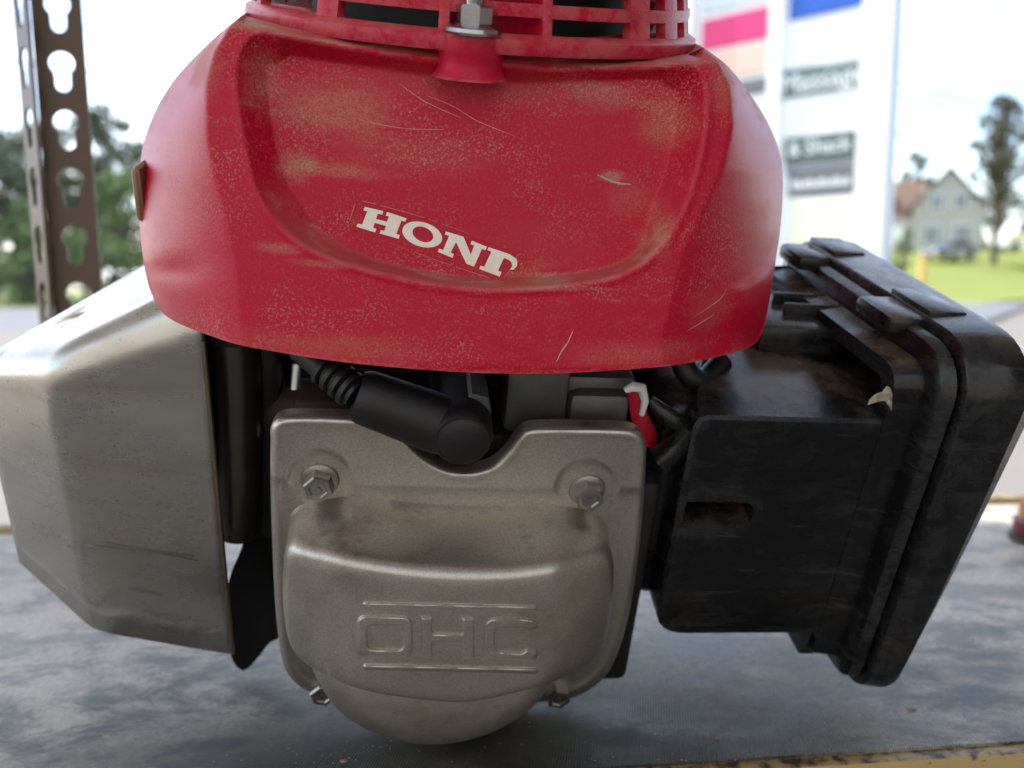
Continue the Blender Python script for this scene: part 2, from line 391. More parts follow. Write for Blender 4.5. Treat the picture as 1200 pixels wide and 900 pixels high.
def panel(px0, px1, pyt, pyb, mat, words=None, size=.6, name='sign_panel', tmat=None, sub=None):
    pc = (px0 + px1) / 2
    a, b = S(px1, 100)[0], S(px0, 100)[0]; zt = S(pc, pyt)[1]; zb = S(pc, pyb)[1]
    p = spart(name, a, b, .02, .055, zb, zt, mat)
    if words: text(words, (zt - zb) * size, tmat or m_txt, p, ((a + b) / 2, .062, (zt + zb) / 2 - (.02 if sub else 0)))
    if sub:                                          # a small illegible line of print
        for k in range(9): spart('print_mark', a + .03 + k * (b - a) * .05, a + .03 + k * (b - a) * .05 + .018, .057, .063, zt - .055, zt - .022, m_txt, p, 0)
    return p
m_g1 = simple('grey_green_sign_panel', (.11, .17, .155), .5); m_g2 = simple('dark_green_grey_panel', (.08, .13, .105), .5)
m_g3 = simple('light_grey_panel', (.20, .205, .22), .5); m_g4 = simple('mid_grey_panel', (.14, .142, .147), .5)
panel(916, 1008, -25, 12, simple('blue_sign_panel', (.01, .10, .45), .4))
panel(911, 1008, 72, 106, m_g1, 'Massage', .95, sub=True)
panel(916, 1002, 155, 186, m_g2, '& Shack', .78)
panel(918, 1002, 187, 199, m_g3); p4 = panel(922, 1001, 199, 227, m_g4)
a, b = S(1000, 100)[0], S(924, 100)[0]; zt, zb = S(960, 201)[1], S(960, 225)[1]
for k in range(13): spart('print_mark', a + (b - a) * (.06 + .07 * k), a + (b - a) * (.06 + .07 * k) + .03, .057, .064, zb + .06, zt - .06 - .03 * (k % 3 == 1), m_txt, p4, 0)
panel(925, 1000, 232, 285, simple('pale_yellow_panel', (.75, .75, .55), .5))
panel(815, 893, -30, 5, simple('pale_grey_blue_panel', (.6, .64, .7), .5))
panel(815, 893, 13, 50, simple('pink_sign_panel', (.70, .03, .16), .4))
panel(815, 893, 54, 88, simple('cream_orange_panel', (.80, .52, .40), .5)); panel(815, 893, 94, 112, m_g4)

# house on the bank
Hy = 76.0
hc = W(1108, 296, Hy); hs = Hy / FPX
house = empty('gabled_house', (hc.x, hc.y, hc.z - .2), (0, 0, R(-24)))
tag(house, 'cream two storey house with brown roof on the lawn bank', 'house')
m_cream = simple('cream_siding', (.40, .38, .345), .7, 0, 0, 1, .06, 2); m_roof = simple('brown_shingle_roof', (.15, .095, .065), .85, 0, 0, 1, .25, 3)
m_glassd = simple('dim_window_glass', (.16, .18, .20), .15); m_trim = simple('white_trim_paint', (.8, .8, .77), .5)
gw, gl, eh, rh = 5.6, 8.6, 4.3, 7.5                   # gable width, length, eaves, ridge
x0 = -gw / 2; x1 = gw / 2
mesh_obj('wall', [(x0, 0, 0), (x1, 0, 0), (x1, 0, eh), (0, 0, rh), (x0, 0, eh), (x0, gl, 0), (x1, gl, 0), (x1, gl, eh), (0, gl, rh), (x0, gl, eh)],
         [(0, 1, 2, 3, 4), (9, 8, 7, 6, 5), (0, 4, 9, 5), (1, 6, 7, 2), (0, 5, 6, 1)], m_cream, house, 0)
for s in (-1, 1):
    v = [(0, -.35, rh + .05), (0, gl + .3, rh + .05), (s * (gw / 2 + .4), gl + .3, eh - .42), (s * (gw / 2 + .4), -.35, eh - .42)]
    mesh_obj('roof', v + [(x, y, z + .16) for x, y, z in v], [(0, 1, 2, 3), (7, 6, 5, 4), (0, 4, 5, 1), (1, 5, 6, 2), (2, 6, 7, 3), (3, 7, 4, 0)], m_roof, house, 0)
    w = mesh_obj('wall', *box(s * 5.2 - 2.4, s * 5.2 + 2.4, 2.0, 8.2, 0, 3.6), m_cream, house, 0) if s < 0 else None
mesh_obj('roof', *join(box(-8.0, -2.6, 1.7, 8.5, 3.6, 3.75)), m_roof, house, 0)
mesh_obj('roof', [(-8.0, 1.7, 3.75), (-2.4, 1.7, 3.75), (-2.4, 8.5, 3.75), (-8, 8.5, 3.75), (-7.6, 5.1, 7.1), (-1.6, 5.1, 7.1)], [(0, 1, 5, 4), (2, 3, 4, 5), (0, 4, 3), (1, 2, 5)], m_roof, house, 0)
def hwin(x, z, w, h, y=-.06):
    f = mesh_obj('window', *box(x - w / 2, x + w / 2, y - .04, y + .05, z - h / 2, z + h / 2), m_trim, house, 0)
    mesh_obj('pane', *box(x - w / 2 + .1, x - .04, y - .06, y - .041, z - h / 2 + .1, z + h / 2 - .1), m_glassd, f, 0); mesh_obj('pane', *box(x + .04, x + w / 2 - .1, y - .06, y - .041, z - h / 2 + .1, z + h / 2 - .1), m_glassd, f, 0)
for x, z, w, h in ((-.9, 4.6, 1.1, 1.5), (.95, 4.6, 1.1, 1.5), (-1.2, 1.8, 1.4, 1.7), (1.2, 1.8, 1.4, 1.7)): hwin(x, z, w, h)
dm = mesh_obj('dormer', *box(-6.6, -4.6, 2.0, 4.2, 3.6, 6.0), m_trim, house, 0); mesh_obj('dormer_window', *box(-6.2, -5.0, 1.95, 1.99, 4.2, 5.6), m_glassd, dm, 0)
mesh_obj('porch', *box(-7.0, -3.4, .6, 2.0, 0, 2.6), m_trim, house, 0)

# car and van
def car(name, loc, rz, length, width, hgt, mats, label, cat, boxy=False):
    r = empty(name, loc, (0, 0, rz)); tag(r, label, cat); L, Wd = length / 2, width / 2
    low = [(-L, .35), (-L, .75), (-L + .9, .95), (L - .2, .95), (L, .75), (L, .35)] if not boxy else [(-L, .35), (-L, 1.1), (-L + .8, 1.25), (L, 1.25), (L, .35)]
    b = loft([[(x, -Wd, z) for x, z in low], [(x, Wd, z) for x, z in low]], True, True); mesh_obj('body', *b, mats[0], r, 0)
    top = [(-L + 1.0, .95), (-L + 1.8, hgt), (L - 1.0, hgt), (L - .3, .95)] if not boxy else [(-L + .7, 1.25), (-L + 1.3, hgt), (L, hgt), (L, 1.25)]
    cb = mesh_obj('cabin', *loft([[(x, -Wd * .92, z) for x, z in top], [(x, -Wd * .75, z) for x, z in top][:0] or [(x, Wd * .92, z) for x, z in top]], True, True), mats[0] if boxy else mats[1], r, 0)
    mesh_obj('roof', *box(top[1][0] + .05, top[2][0] - .05, -Wd * .8, Wd * .8, hgt, hgt + .05), mats[0], r, 0)
    for sx in (-1, 1):
        for sy in (-1, 1):
            w = mesh_obj('wheel', *lathe([(.18, -.1), (.31, -.1), (.33, -.06), (.33, .06), (.31, .1), (.18, .1)], (sx * (L - .8), sy * Wd * .94, .33), (0, 1, 0), 16), mats[2], r)
    if boxy:
        mesh_obj('stripe', *box(-L + .3, L + .01, -Wd - .012, -Wd - .002, .8, 1.15), mats[3], r, 0); mesh_obj('window', *box(-L + .95, -L + 1.9, -Wd * .92 - .02, -Wd * .92 - .004, 1.4, hgt - .25), mats[1], r, 0)
    else:
        for sy in (-1, 1): mesh_obj('headlight', *box(-L - .02, -L + .05, sy * Wd * .7 - .15, sy * Wd * .7 + .15, .62, .76), m_trim, r, 0)
    return r
m_tyre = simple('tyre_rubber', (.02, .02, .02), .8); m_carg = simple('dark_car_glass', (.04, .045, .05), .1)
cp = W(1112, 304, 68); car('parked_car', (cp.x, cp.y, cp.z), R(14), 4.0, 1.75, 1.4, (simple('grey_blue_car_paint', (.22, .23, .28), .3, .3), m_carg, m_tyre), 'grey saloon car parked on the lawn in front of the cream house', 'car')
vp = W(1202, 294, 66); car('parked_van', (vp.x, vp.y, vp.z), R(6), 4.6, 1.9, 2.3, (simple('white_van_paint', (.8, .8, .78), .3), m_carg, m_tyre, simple('yellow_stripe', (.7, .6, .05), .4)), 'white van with a yellow stripe at the right frame edge', 'van', True)

# roadside marker post
yp = W(1080, 344, 40)
mp = empty('marker_post', (yp.x, yp.y, GZ)); tag(mp, 'yellow marker post at the edge of the sunlit lawn', 'post')
m_yel = simple('faded_yellow_paint', (.62, .42, .10), .6, 0, 0, 1, .15, 2)
mesh_obj('shaft', *lathe([(.21, 0), (.21, 2.0), (.19, 2.08)], (0, 0, 0), n=16), m_yel, mp); mesh_obj('cap', *lathe([(.22, 2.08), (.22, 2.2), (.1, 2.26), (0, 2.27)], (0, 0, 0), n=16), m_yel, mp)

# trees
m_bark = simple('grey_brown_bark', (.10, .075, .055), .9)
def m_leaf(name, c1, c2):
    t = NT(name); t.set(Base_Color=t.mix(t.noise(.9, 3), c1, c2), Roughness=.55); t.b.inputs['Transmission Weight'].default_value = 0; return t.m
leafs = [m_leaf('dull_green_leaf', (.08, .105, .065), (.16, .19, .12)), m_leaf('bright_green_leaf', (.08, .14, .04), (.18, .24, .08)), m_leaf('pale_olive_leaf', (.08, .09, .045), (.15, .16, .09))]
def tree(name, base, height, spread, crown0, n, leaf, mat, label, cat='tree', group=None, clumps=26, seed=0, csize=1.0):
    r = np.random.default_rng(seed); o = empty(name, base); tag(o, label, cat, group)
    tr = []; tp = [(0, 0, -.2), (r.normal(0, .1), r.normal(0, .1), height * .4), (r.normal(0, .3), r.normal(0, .3), height * .92)]
    tr.append(tube(tp, [height * .022, height * .016, height * .004], 8))
    cl = []
    for k in range(clumps):
        t = r.random(); z = height * (crown0 + (1 - crown0) * t); w = spread * (math.sin(math.pi * (.18 + .78 * t)) ** .7)
        a = r.random() * 6.283; rr = w * math.sqrt(r.random()); c = np.array([rr * math.cos(a), rr * math.sin(a), z]); cl.append((c, csize * spread * r.uniform(.22, .42)))
        zb = height * (crown0 * .7 + .5 * (1 - crown0) * t); tr.append(tube([(0, 0, zb), tuple(c * np.array([.5, .5, 1]) + np.array([0, 0, (zb - z) * .35])), tuple(c)], [height * .007, height * .005, height * .002], 5))
    mesh_obj('trunk', *join(*tr), m_bark, o)
    V = np.zeros((n * 4, 3)); k = r.integers(0, clumps, n); cc = np.array([c for c, _ in cl])[k]; cr = np.array([s for _, s in cl])[k]
    dvec = r.normal(size=(n, 3)); dvec /= np.linalg.norm(dvec, axis=1)[:, None]; p = cc + dvec * (cr * r.random(n) ** .45)[:, None] * np.array([1, 1, .75])
    a = r.normal(size=(n, 3)); a /= np.linalg.norm(a, axis=1)[:, None]; b = np.cross(a, r.normal(size=(n, 3))); b /= np.linalg.norm(b, axis=1)[:, None]; s = (leaf * r.uniform(.6, 1.3, n))[:, None]
    V[0::4] = p - a * s; V[1::4] = p + b * s * .6; V[2::4] = p + a * s; V[3::4] = p - b * s * .6
    cr_ = mesh_obj('crown', V, [(4 * i, 4 * i + 1, 4 * i + 2, 4 * i + 3) for i in range(n)], mat, o, 0); return o
def tree_at(px, pyt, Y, **kw):
    b = W(px, 330, Y); z = kw.pop('z', GZ); top = W(px, pyt, Y).z; return tree(kw.pop('name', 'broadleaf_tree'), (b.x, b.y, z), top - z, **kw)
G1 = 'trees across the road on the left'
tree_at(-10, 135, 44, spread=3.2, crown0=.12, n=5200, leaf=.16, mat=leafs[0], label='dull green tree left of the slotted post at the frame edge', group=G1, seed=1)
tree_at(62, 150, 47, spread=3.0, crown0=.15, n=4200, leaf=.16, mat=leafs[0], label='dark tree showing through the holes of the slotted post', group=G1, seed=2)
tree_at(135, 130, 50, spread=2.8, crown0=.3, n=3800, leaf=.17, mat=leafs[2], label='grey green tall tree between the slotted post and the red shroud', group=G1, seed=3)
tree_at(150, 205, 42, spread=2.3, crown0=.02, n=5200, leaf=.13, mat=leafs[1], label='bright green low tree beside the left edge of the red shroud', group=G1, seed=4, clumps=34)
tree_at(40, 240, 41, spread=2.0, crown0=.02, n=3000, leaf=.13, mat=leafs[1], label='low bushy green tree near the foot of the slotted post', group=G1, seed=5)
tree_at(220, 160, 48, spread=3.2, crown0=.1, n=3200, leaf=.17, mat=leafs[0], label='tree mostly hidden behind the red shroud', group=G1, seed=6)
for k, (px, pt, yy, sp_, sd_) in enumerate(((-70, 150, 52, 3.6, 11), (20, 175, 56, 3.8, 12), (100, 185, 58, 4.0, 13))):
    tree_at(px, pt, yy, spread=sp_, crown0=.05, n=3600, leaf=.2, mat=leafs[0], seed=sd_, group=G1,
            label=('far dark tree at the left frame edge', 'far tree behind the gap left of the slotted post', 'far dark tree right behind the slotted post')[k])
tz = W(1165, 296, 72).z
tree_at(1163, 112, 64, z=tz - 1.0, spread=2.3, crown0=.36, n=4200, leaf=.13, mat=leafs[2], label='tall thin airy tree to the right of the cream house', seed=21, clumps=110, csize=.55, name='pine_tree')
tree_at(1172, 215, 92, z=tz, spread=3.4, crown0=.1, n=2600, leaf=.2, mat=leafs[0], label='dark rounded tree behind the right side of the cream house', seed=22)
tree_at(1068, 180, 105, z=tz, spread=2.6, crown0=.2, n=1800, leaf=.22, mat=leafs[2], label='hazy tree top above the brown roof of the house', seed=23)
tree_at(1056, 272, 46, z=GZ, spread=.75, crown0=.02, n=1800, leaf=.07, mat=leafs[1], label='small bright green bush beside the white sign post', cat='bush', seed=24, name='green_bush')

# overhead wires
m_wire = simple('dark_wire', (.06, .065, .08), .6)
def wire(p0, p1, Y, label, sag=.25, rad=.04):
    a, b = W(*p0, Y), W(*p1, Y * 1.06); pts = [a.lerp(b, t) - Vector((0, 0, sag * 4 * t * (1 - t))) for t in np.linspace(0, 1, 14)]
    c = pts[0]; tag(mesh_obj('power_line', *tube([p - c for p in pts], rad, 6), m_wire, loc=c), label, 'wire', 'overhead power lines')
wire((1000, 78), (1240, 138), 34, 'upper power line crossing the sky right of the sign')
wire((1000, 92), (1240, 150), 34, 'second power line just below the upper one right of the sign', rad=.035)
wire((1000, 142), (1240, 186), 34, 'power line low over the brown roofed house', rad=.05)
wire((1010, -30), (1240, 40), 34, 'power line near the top right frame corner', rad=.035)
wire((-40, 62), (330, 98), 32, 'power line crossing the left sky behind the slotted post', rad=.05)
wire((-40, 22), (330, 30), 32, 'thin high power line in the left sky', rad=.03)

# roof added out of view to keep the sun off the engine
shade_roof = tag(mesh_obj('added_shade_roof', *box(-4, 4, -1.6, 1.22, 1.75, 1.87), simple('shade_roof_white', (.80, .78, .74), .8), smooth=0), 'added white roof out of view that shades the shelf', 'roof', kind='structure')

bounce_wall = tag(mesh_obj('added_wall', *box(-6, 6, -3.75, -3.6, GZ, 2.6), simple('bounce_wall_cream', (.70, .66, .60), .8), smooth=0), 'added cream wall behind the camera that bounces light onto the engine', 'wall', kind='structure')  # wall added out of view to bounce fill light onto the engine front
tag(mesh_obj('added_wall', *box(1.75, 1.9, -1.6, 1.15, GZ, 1.745), simple('blocker_wall_dark', (.20, .18, .16), .8), smooth=0), 'added dark wall right of the shelf that blocks sky light', 'wall', kind='structure')  # wall added out of view to cut sky light from the right

# ------------------------------------------------------------------ shelf rack and mat
f0 = W(700, 901, 1); 
def ontop(px, py, z=0.0):
    d = ray(px, py); t = (z - CAMH) / d[2]; return Vector((d[0] * t, d[1] * t, z))
A = ontop(700, 899); B = ontop(1200, 868); sx = (B - A).normalized(); sy = Vector((-sx.y, sx.x, 0)); yaw = math.atan2(sx.y, sx.x)
so = A - sx * A.dot(sx)                                # shelf origin: middle of the mat's front edge
so = A + sx * (-(A.x) / sx.x)
rack = empty('shelving_rack', (so.x, so.y, 0), (0, 0, yaw))
tag(rack, 'tan painted steel shelf with dark slotted angle post under the engine', 'shelf')
def m_tan():
    t = NT('tan_painted_steel'); ch = t.ramp(t.noise(120, 6, .7), .62, .68); big = t.noise(20, 4)
    c = t.mix(big, (.40, .27, .10), (.50, .35, .15)); c = t.mix(ch, c, (.10, .06, .035)); c = t.mix(t.mul(t.up(.3, .9), t.ramp(t.noise(200, 5), .4, .65)), c, (.07, .05, .035))
    t.set(Base_Color=c, Roughness=.5); t.bump(t.noise(300, 4), .2, .0005); return t.m
M['tan'] = m_tan()
mesh_obj('shelf_board', *box(-.46, .46, .004, .325, -.030, -.0022), M['tan'], rack, 0)
mesh_obj('front_lip', *box(-.46, .46, -.006, .0035, -.038, -.0012, .0015), M['tan'], rack)
mesh_obj('back_lip', *box(-.46, .46, .3255, .335, -.038, .004, .0015), M['tan'], rack)
# slotted angle post
def keyhole(cx, cz, s=1.0):
    pts = []
    for k in range(19): a = R(-50 + 280 * k / 18); pts.append((cx + .0074 * s * math.cos(a), cz + .0074 * math.sin(a)))
    pts += [(cx - .0046 * s, cz - .009)] + [(cx + .0046 * s * math.cos(R(180 + 180 * k / 8)), cz - .0125 + .0046 * math.sin(R(180 + 180 * k / 8))) for k in range(9)] + [(cx + .0046 * s, cz - .009)]
    return np.array(pts)
def slotted(width, z0, z1, pitch, zc, s):
    loops = [np.array([(0, z0), (width, z0), (width, z1), (0, z1)])]
    z = zc
    while z > z0 + .03: z -= pitch
    while z < z1 - .03:
        if z > z0 + .03: loops.append(keyhole(width * .52, z, s)[::-1])
        z += pitch
    P, T = fill(loops, 0); n = len(P); V = [(x, 0, z) for x, z in P] + [(x, .0018, z) for x, z in P]
    Fc = [tuple(t) for t in T] + [tuple(n + i for i in t[::-1]) for t in T]
    ed = {}
    for t in T:
        for i in range(3): e = (t[i], t[(i + 1) % 3]); ed[e] = 1
    for (a, b) in ed:
        if (b, a) not in ed: Fc.append((b, a, a + n, b + n))
    return V, Fc
m_post = simple('dark_brown_post_paint', (.115, .07, .047), .45, .2, .2, 600, .25, 40)
PY = .535
pc_ = W(58, 200, PY); pz = W(78, 70, PY).z
pm = rack.matrix_basis.inverted() if False else (Matrix.Translation((so.x, so.y, 0)) @ Matrix.Rotation(yaw, 4, 'Z')).inverted()
lp = pm @ Vector((pc_.x, pc_.y, 0))
for nm, wd, ang, s_ in (('post_flange', .028, 12, 1.0), ('post_flange', .026, 128, 1.0)):
    o = mesh_obj(nm, *slotted(wd, -.30, .55, .0352, pz, s_), m_post, rack, 0); o.location = lp; o.rotation_euler = (R(-1.2), R(-1.0), R(ang))
# the black cloth-backed mat
def m_mat():
    t = NT('dusty_black_mat')
    dust = t.noise(30, 8, .72, (.8, 1.3, 1), dist=.35); cloud = t.noise(5, 5, .6); speck = t.ramp(t.noise(520, 3, .6), .66, .74)
    w = t.n('ShaderNodeTexWave'); w.wave_type = 'BANDS'; w.inputs['Scale'].default_value = 330; w.inputs['Distortion'].default_value = 1.2; w.inputs['Detail'].default_value = 2
    t.l(t.vec((1, .5, 1), rot=(0, 0, .5)), w.inputs['Vector'])
    sep = t.n('ShaderNodeSeparateXYZ'); t.l(t.tc.outputs['Object'], sep.inputs[0]); back = t.ramp(sep.outputs[1], .035, .14)
    d = t.mul(t.mul(t.ramp(dust, .38, .62), t.ramp(cloud, .36, .6, .55, 1)), t.mul(back, .35), 'ADD'); d = t.mul(t.mul(d, .9), t.mul(speck, .5), 'ADD')
    oil_shade = t.n('ShaderNodeMapping'); oil_shade.inputs['Scale'].default_value = (7.2, 22, 1); oil_shade.inputs['Location'].default_value = (.10, -.18, 0); t.l(t.tc.outputs['Object'], oil_shade.inputs['Vector'])  # contact shade under the engine, painted into the mat as thinned dust
    ol = t.n('ShaderNodeVectorMath', operation='LENGTH'); t.l(oil_shade.outputs[0], ol.inputs[0]); contact_shade = t.ramp(t.mul(t.mul(dust, 1.3), ol.outputs['Value'], 'SUBTRACT'), -.75, .25)
    d = t.mul(d, t.mul(1.0, t.mul(contact_shade, .88), 'SUBTRACT')); d = t.mul(d, t.mul(1.0, t.mul(t.ramp(t.noise(24, 7, .72, dist=.3), .48, .70), .5), 'SUBTRACT')); d = t.mul(d, t.mul(t.ramp(w.outputs['Fac'], 0, 1, .62, 1), t.ramp(t.noise(420, 5, .75), .32, .66, .6, 1)))
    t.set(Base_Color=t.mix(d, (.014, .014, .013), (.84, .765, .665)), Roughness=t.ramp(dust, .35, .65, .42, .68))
    n1 = t.bump(w.outputs['Fac'], .5, .0005); n2 = t.bump(t.noise(900, 4, .7), .35, .0005, n1); t.bump(t.noise(26, 4, .6), .35, .004, n2); return t.m
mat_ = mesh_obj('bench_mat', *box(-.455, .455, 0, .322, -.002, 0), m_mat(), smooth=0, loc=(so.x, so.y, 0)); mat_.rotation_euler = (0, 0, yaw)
tag(mat_, 'dusty black ribbed mat covering the shelf under the engine', 'mat')

# ------------------------------------------------------------------ the engine
engine = empty('small_engine'); engine.matrix_world = Matrix.Translation((0, 0, CAMH)) @ ENG.to_4x4() @ Matrix.Translation(E0)
tag(engine, 'small petrol engine with dusty red shroud leaning forward on its grey valve cover', 'engine')

# --- red blower housing (shroud)
SO = spline([(178, 345), (187, 363), (207, 378), (240, 391), (280, 404), (340, 415), (400, 424), (480, 432), (560, 437), (640, 438), (720, 434), (790, 428), (850, 416), (880, 406), (892, 392), (900, 362), (908, 312), (914, 272), (917, 236), (917, 200), (911, 170), (898, 140), (880, 112), (857, 82), (836, 64), (812, 50), (760, 38), (680, 44), (560, 46), (440, 26), (350, 8), (305, 6), (264, 34), (233, 62), (207, 90), (186, 122), (172, 155), (165, 185), (163, 220), (164, 270), (168, 305), (173, 330)], 420)
REC = spline([(288, 52), (312, 40), (420, 54), (520, 68), (600, 74), (700, 72), (785, 70), (812, 78), (823, 98), (826, 130), (820, 175), (803, 235), (776, 284), (740, 314), (690, 329), (600, 337), (520, 333), (440, 317), (372, 294), (332, 266), (306, 230), (291, 180), (281, 120), (279, 78)], 160)
gx0, gx1, gy0, gy1, gs = 140, 940, -10, 460, 2
GX, GY = np.meshgrid(np.arange(gx0, gx1 + 1, gs, dtype=float), np.arange(gy0, gy1 + 1, gs, dtype=float)); gxf, gyf = GX.ravel(), GY.ravel()
xcL = np.interp(gyf, [0, 60, 100, 160, 200, 250, 300, 400], [285, 250, 242, 243, 250, 264, 276, 285]); xsL = np.interp(gyf, [6, 34, 62, 90, 122, 155, 185, 220, 270, 305, 345, 400], [303, 264, 233, 207, 186, 172, 165, 163, 164, 168, 178, 200])
xcR = np.interp(gyf, [40, 70, 100, 150, 200, 250, 300, 400], [812, 842, 856, 858, 846, 822, 800, 775]); xsR = np.interp(gyf, [50, 64, 82, 112, 140, 170, 200, 236, 272, 312, 362, 400], [812, 836, 857, 880, 898, 911, 917, 917, 914, 908, 900, 885])
aL = np.clip((xcL - gxf) / np.maximum(xcL - xsL, 8), 0, 1); aR = np.clip((gxf - xcR) / np.maximum(xsR - xcR, 8), 0, 1)
DS = 0.2385
side = lambda a: .0220 * a + .047 * (1 - np.sqrt(1 - (.985 * a) ** 2))
Dg = DS - .004 + .032 * np.clip((430 - gyf) / 400, 0, 1.1) + .005 * ((gxf - 550) / 300) ** 2 + (side(aL) + side(aR) * .95) * np.interp(gyf, [0, 180, 330, 420], [1.0, 1.0, .62, .55])
yr = np.interp(gxf, [290, 420, 520, 640, 760, 812], [14, 42, 58, 66, 62, 55]); Dg += .020 * np.clip((22 - (gyf - yr)) / 40, 0, 1) ** 1.6
sl = sstep(pdist(gxf, gyf, np.array([(845., 332), (872, 328), (893, 312), (908, 285), (922, 262)]), False), 0, 12); below = gyf > np.interp(gxf, [845, 872, 893, 908, 922], [332, 328, 312, 285, 262])
Dg -= np.where((gxf > 835) & below, .0026 * sl * sstep(gxf, 835, 875), 0)
dl = np.hypot((gxf - 190) / 26, (gyf - 292) / 16); Dg += -.0012 * np.exp(-dl ** 2) + .0012 * np.exp(-np.hypot((gxf - 205) / 30, (gyf - 318) / 14) ** 2)
aa = (gxf - 551) / 264; rimD = .259 + .076 * (1 - np.sqrt(1 - np.clip(aa ** 2, 0, .985))) + .007; vv = gyf - yr
Dg += np.clip(rimD - Dg, 0, 1) * sstep(16 - vv, 0, 18) * (1 - sstep(np.abs(aa), .985, 1.03))
Dg = Dg.reshape(GX.shape)
def blur(A, k):
    for _ in range(k):
        A = np.pad(A, 1, mode='edge'); A = (A[:-2, 1:-1] + A[2:, 1:-1] + A[1:-1, :-2] + A[1:-1, 2:] + 2 * A[1:-1, 1:-1]) / 6
    return A
Dg = blur(Dg, 1)
rs = sdf(gxf, gyf, REC).reshape(GX.shape)
wd = np.where(GY > 240, np.clip(34 - (GY - 240) * .35, 11, 34), np.where((GX > 330) & (GX < 780) & (GY < 120), 22, 34.0)); wd = blur(wd, 14)
Dg = Dg + .0100 * np.clip(rs / wd, 0, 1) - .0005 * np.exp(-((rs + 5) / 4) ** 2)
Dg = blur(Dg, 1)
def SD(px, py):
    u = np.clip((np.asarray(px) - gx0) / gs, 0, GX.shape[1] - 1.001); v = np.clip((np.asarray(py) - gy0) / gs, 0, GX.shape[0] - 1.001); i, j = u.astype(int), v.astype(int); fu, fv = u - i, v - j
    return Dg[j, i] * (1 - fu) * (1 - fv) + Dg[j, i + 1] * fu * (1 - fv) + Dg[j + 1, i] * (1 - fu) * fv + Dg[j + 1, i + 1] * fu * fv
P, T = fill([SO], 2.7); fv = Earr(P[:, 0], P[:, 1], SD(P[:, 0], P[:, 1]))
nb = len(SO); ring = fv[:nb].copy(); cen = np.array([ring[:, 0].mean(), 0, ring[:, 2].mean() - .02]); extra = []; rings = [ring]
for dd, k in ((.0012, .9975), (.02, .992), (.055, .965), (.10, .90)):
    q = cen + (ring - cen) * np.array([k, 1, k]); q[:, 1] = ring[:, 1] * (1 if dd < .01 else .5) + (0 if dd < .01 else .5 * (DS + .05)) + dd; rings.append(q)
    if dd > .01: q[:, 2] -= np.where(ring[:, 2] > cen[2] + .01, dd * .30, 0)
V = [tuple(p) for p in fv]; Fc = [tuple(t) for t in T]; prev = list(range(nb))
for q in rings[1:]:
    s0 = len(V); V += [tuple(p) for p in q]; cur = list(range(s0, s0 + nb))
    Fc += [(prev[i], prev[(i + 1) % nb], cur[(i + 1) % nb], cur[i]) for i in range(nb)]; prev = cur
shroud = epart('blower_housing', (V, Fc), M['red'], engine, 50)
shroud['label'] = 'dusty red plastic shroud with a recessed front panel'
# sticker: torn wordmark
Z5 = lambda L: np.array([(400 + x / 5, 220 + y / 5) for x, y in L])
film = spline(np.vstack([Z5([(95, 72)]), Z5([(120, 74), (500, 180), (1015, 372), (1032, 392), (1000, 470), (945, 535), (930, 548), (600, 440), (300, 330), (60, 245), (40, 235), (45, 200), (80, 90)])]), 90)
epart('sticker_film', relief([film], 3, lambda x, y: SD(x, y) - .00012), M['film'], shroud)
fe = np.vstack([film, film + (film.mean(0) - film) * np.array([.006, .02])]); nfm = len(film)
M['filmedge'] = simple('pale_lifted_film_edge', (.50, .20, .17), .6)
epart('sticker_edge', (Earr(fe[:, 0], fe[:, 1], SD(fe[:, 0], fe[:, 1]) - .00022), [(i, i + 1, nfm + i + 1, nfm + i) for i in range(nfm - 1) if rng.random() < .85]), M['filmedge'], shroud, 30)
def letter(loops, lift=.0003):
    P, T = fill(loops, 1.6); D = SD(P[:, 0], P[:, 1]); n = len(P)
    f = Earr(P[:, 0], P[:, 1], D - lift); b = Earr(P[:, 0], P[:, 1], D - .00005); Fc = [tuple(t) for t in T]; ed = {(t[i], t[(i + 1) % 3]) for t in T for i in range(3)}
    Fc += [(b_, a_, a_ + n, b_ + n) for a_, b_ in ed if (b_, a_) not in ed]
    return np.vstack([f, b]), Fc
LH = [(137, 112), (246, 137), (240, 158), (214, 152), (203, 183), (268, 199), (279, 168), (260, 163), (267, 142), (383, 180), (375, 198), (352, 193), (322, 272), (343, 278), (335, 299), (224, 268), (231, 248), (252, 252), (262, 224), (195, 206), (186, 235), (206, 241), (198, 262), (88, 228), (96, 210), (122, 216), (152, 138), (130, 133)]
LN = [(612, 256), (716, 287), (759, 392), (778, 338), (756, 331), (764, 310), (853, 346), (845, 365), (824, 358), (778, 462), (732, 445), (672, 318), (640, 380), (659, 388), (651, 411), (565, 375), (572, 357), (597, 364), (632, 281), (607, 275)]
LD = [(862, 348), (985, 389), (1024, 415), (1032, 432), (1029, 458), (1008, 480), (988, 482), (1002, 458), (997, 438), (984, 424), (953, 411), (918, 485), (939, 494), (928, 521), (808, 476), (815, 457), (838, 463), (880, 373), (856, 366)]
def oval(cx, cy, a, b, rot, n=44): t = np.linspace(0, 2 * math.pi, n, endpoint=False); c, s = math.cos(R(rot)), math.sin(R(rot)); return [(cx + a * math.cos(k) * c - b * math.sin(k) * s, cy + a * math.cos(k) * s + b * math.sin(k) * c) for k in t]
for L in ([LH], [oval(474, 274, 120, 71, 17), oval(478, 273, 64, 42, 24)[::-1]], [LN], [LD]):
    epart('sticker_letter', letter([Z5(l) for l in L]), M['sticker'], shroud, 0)
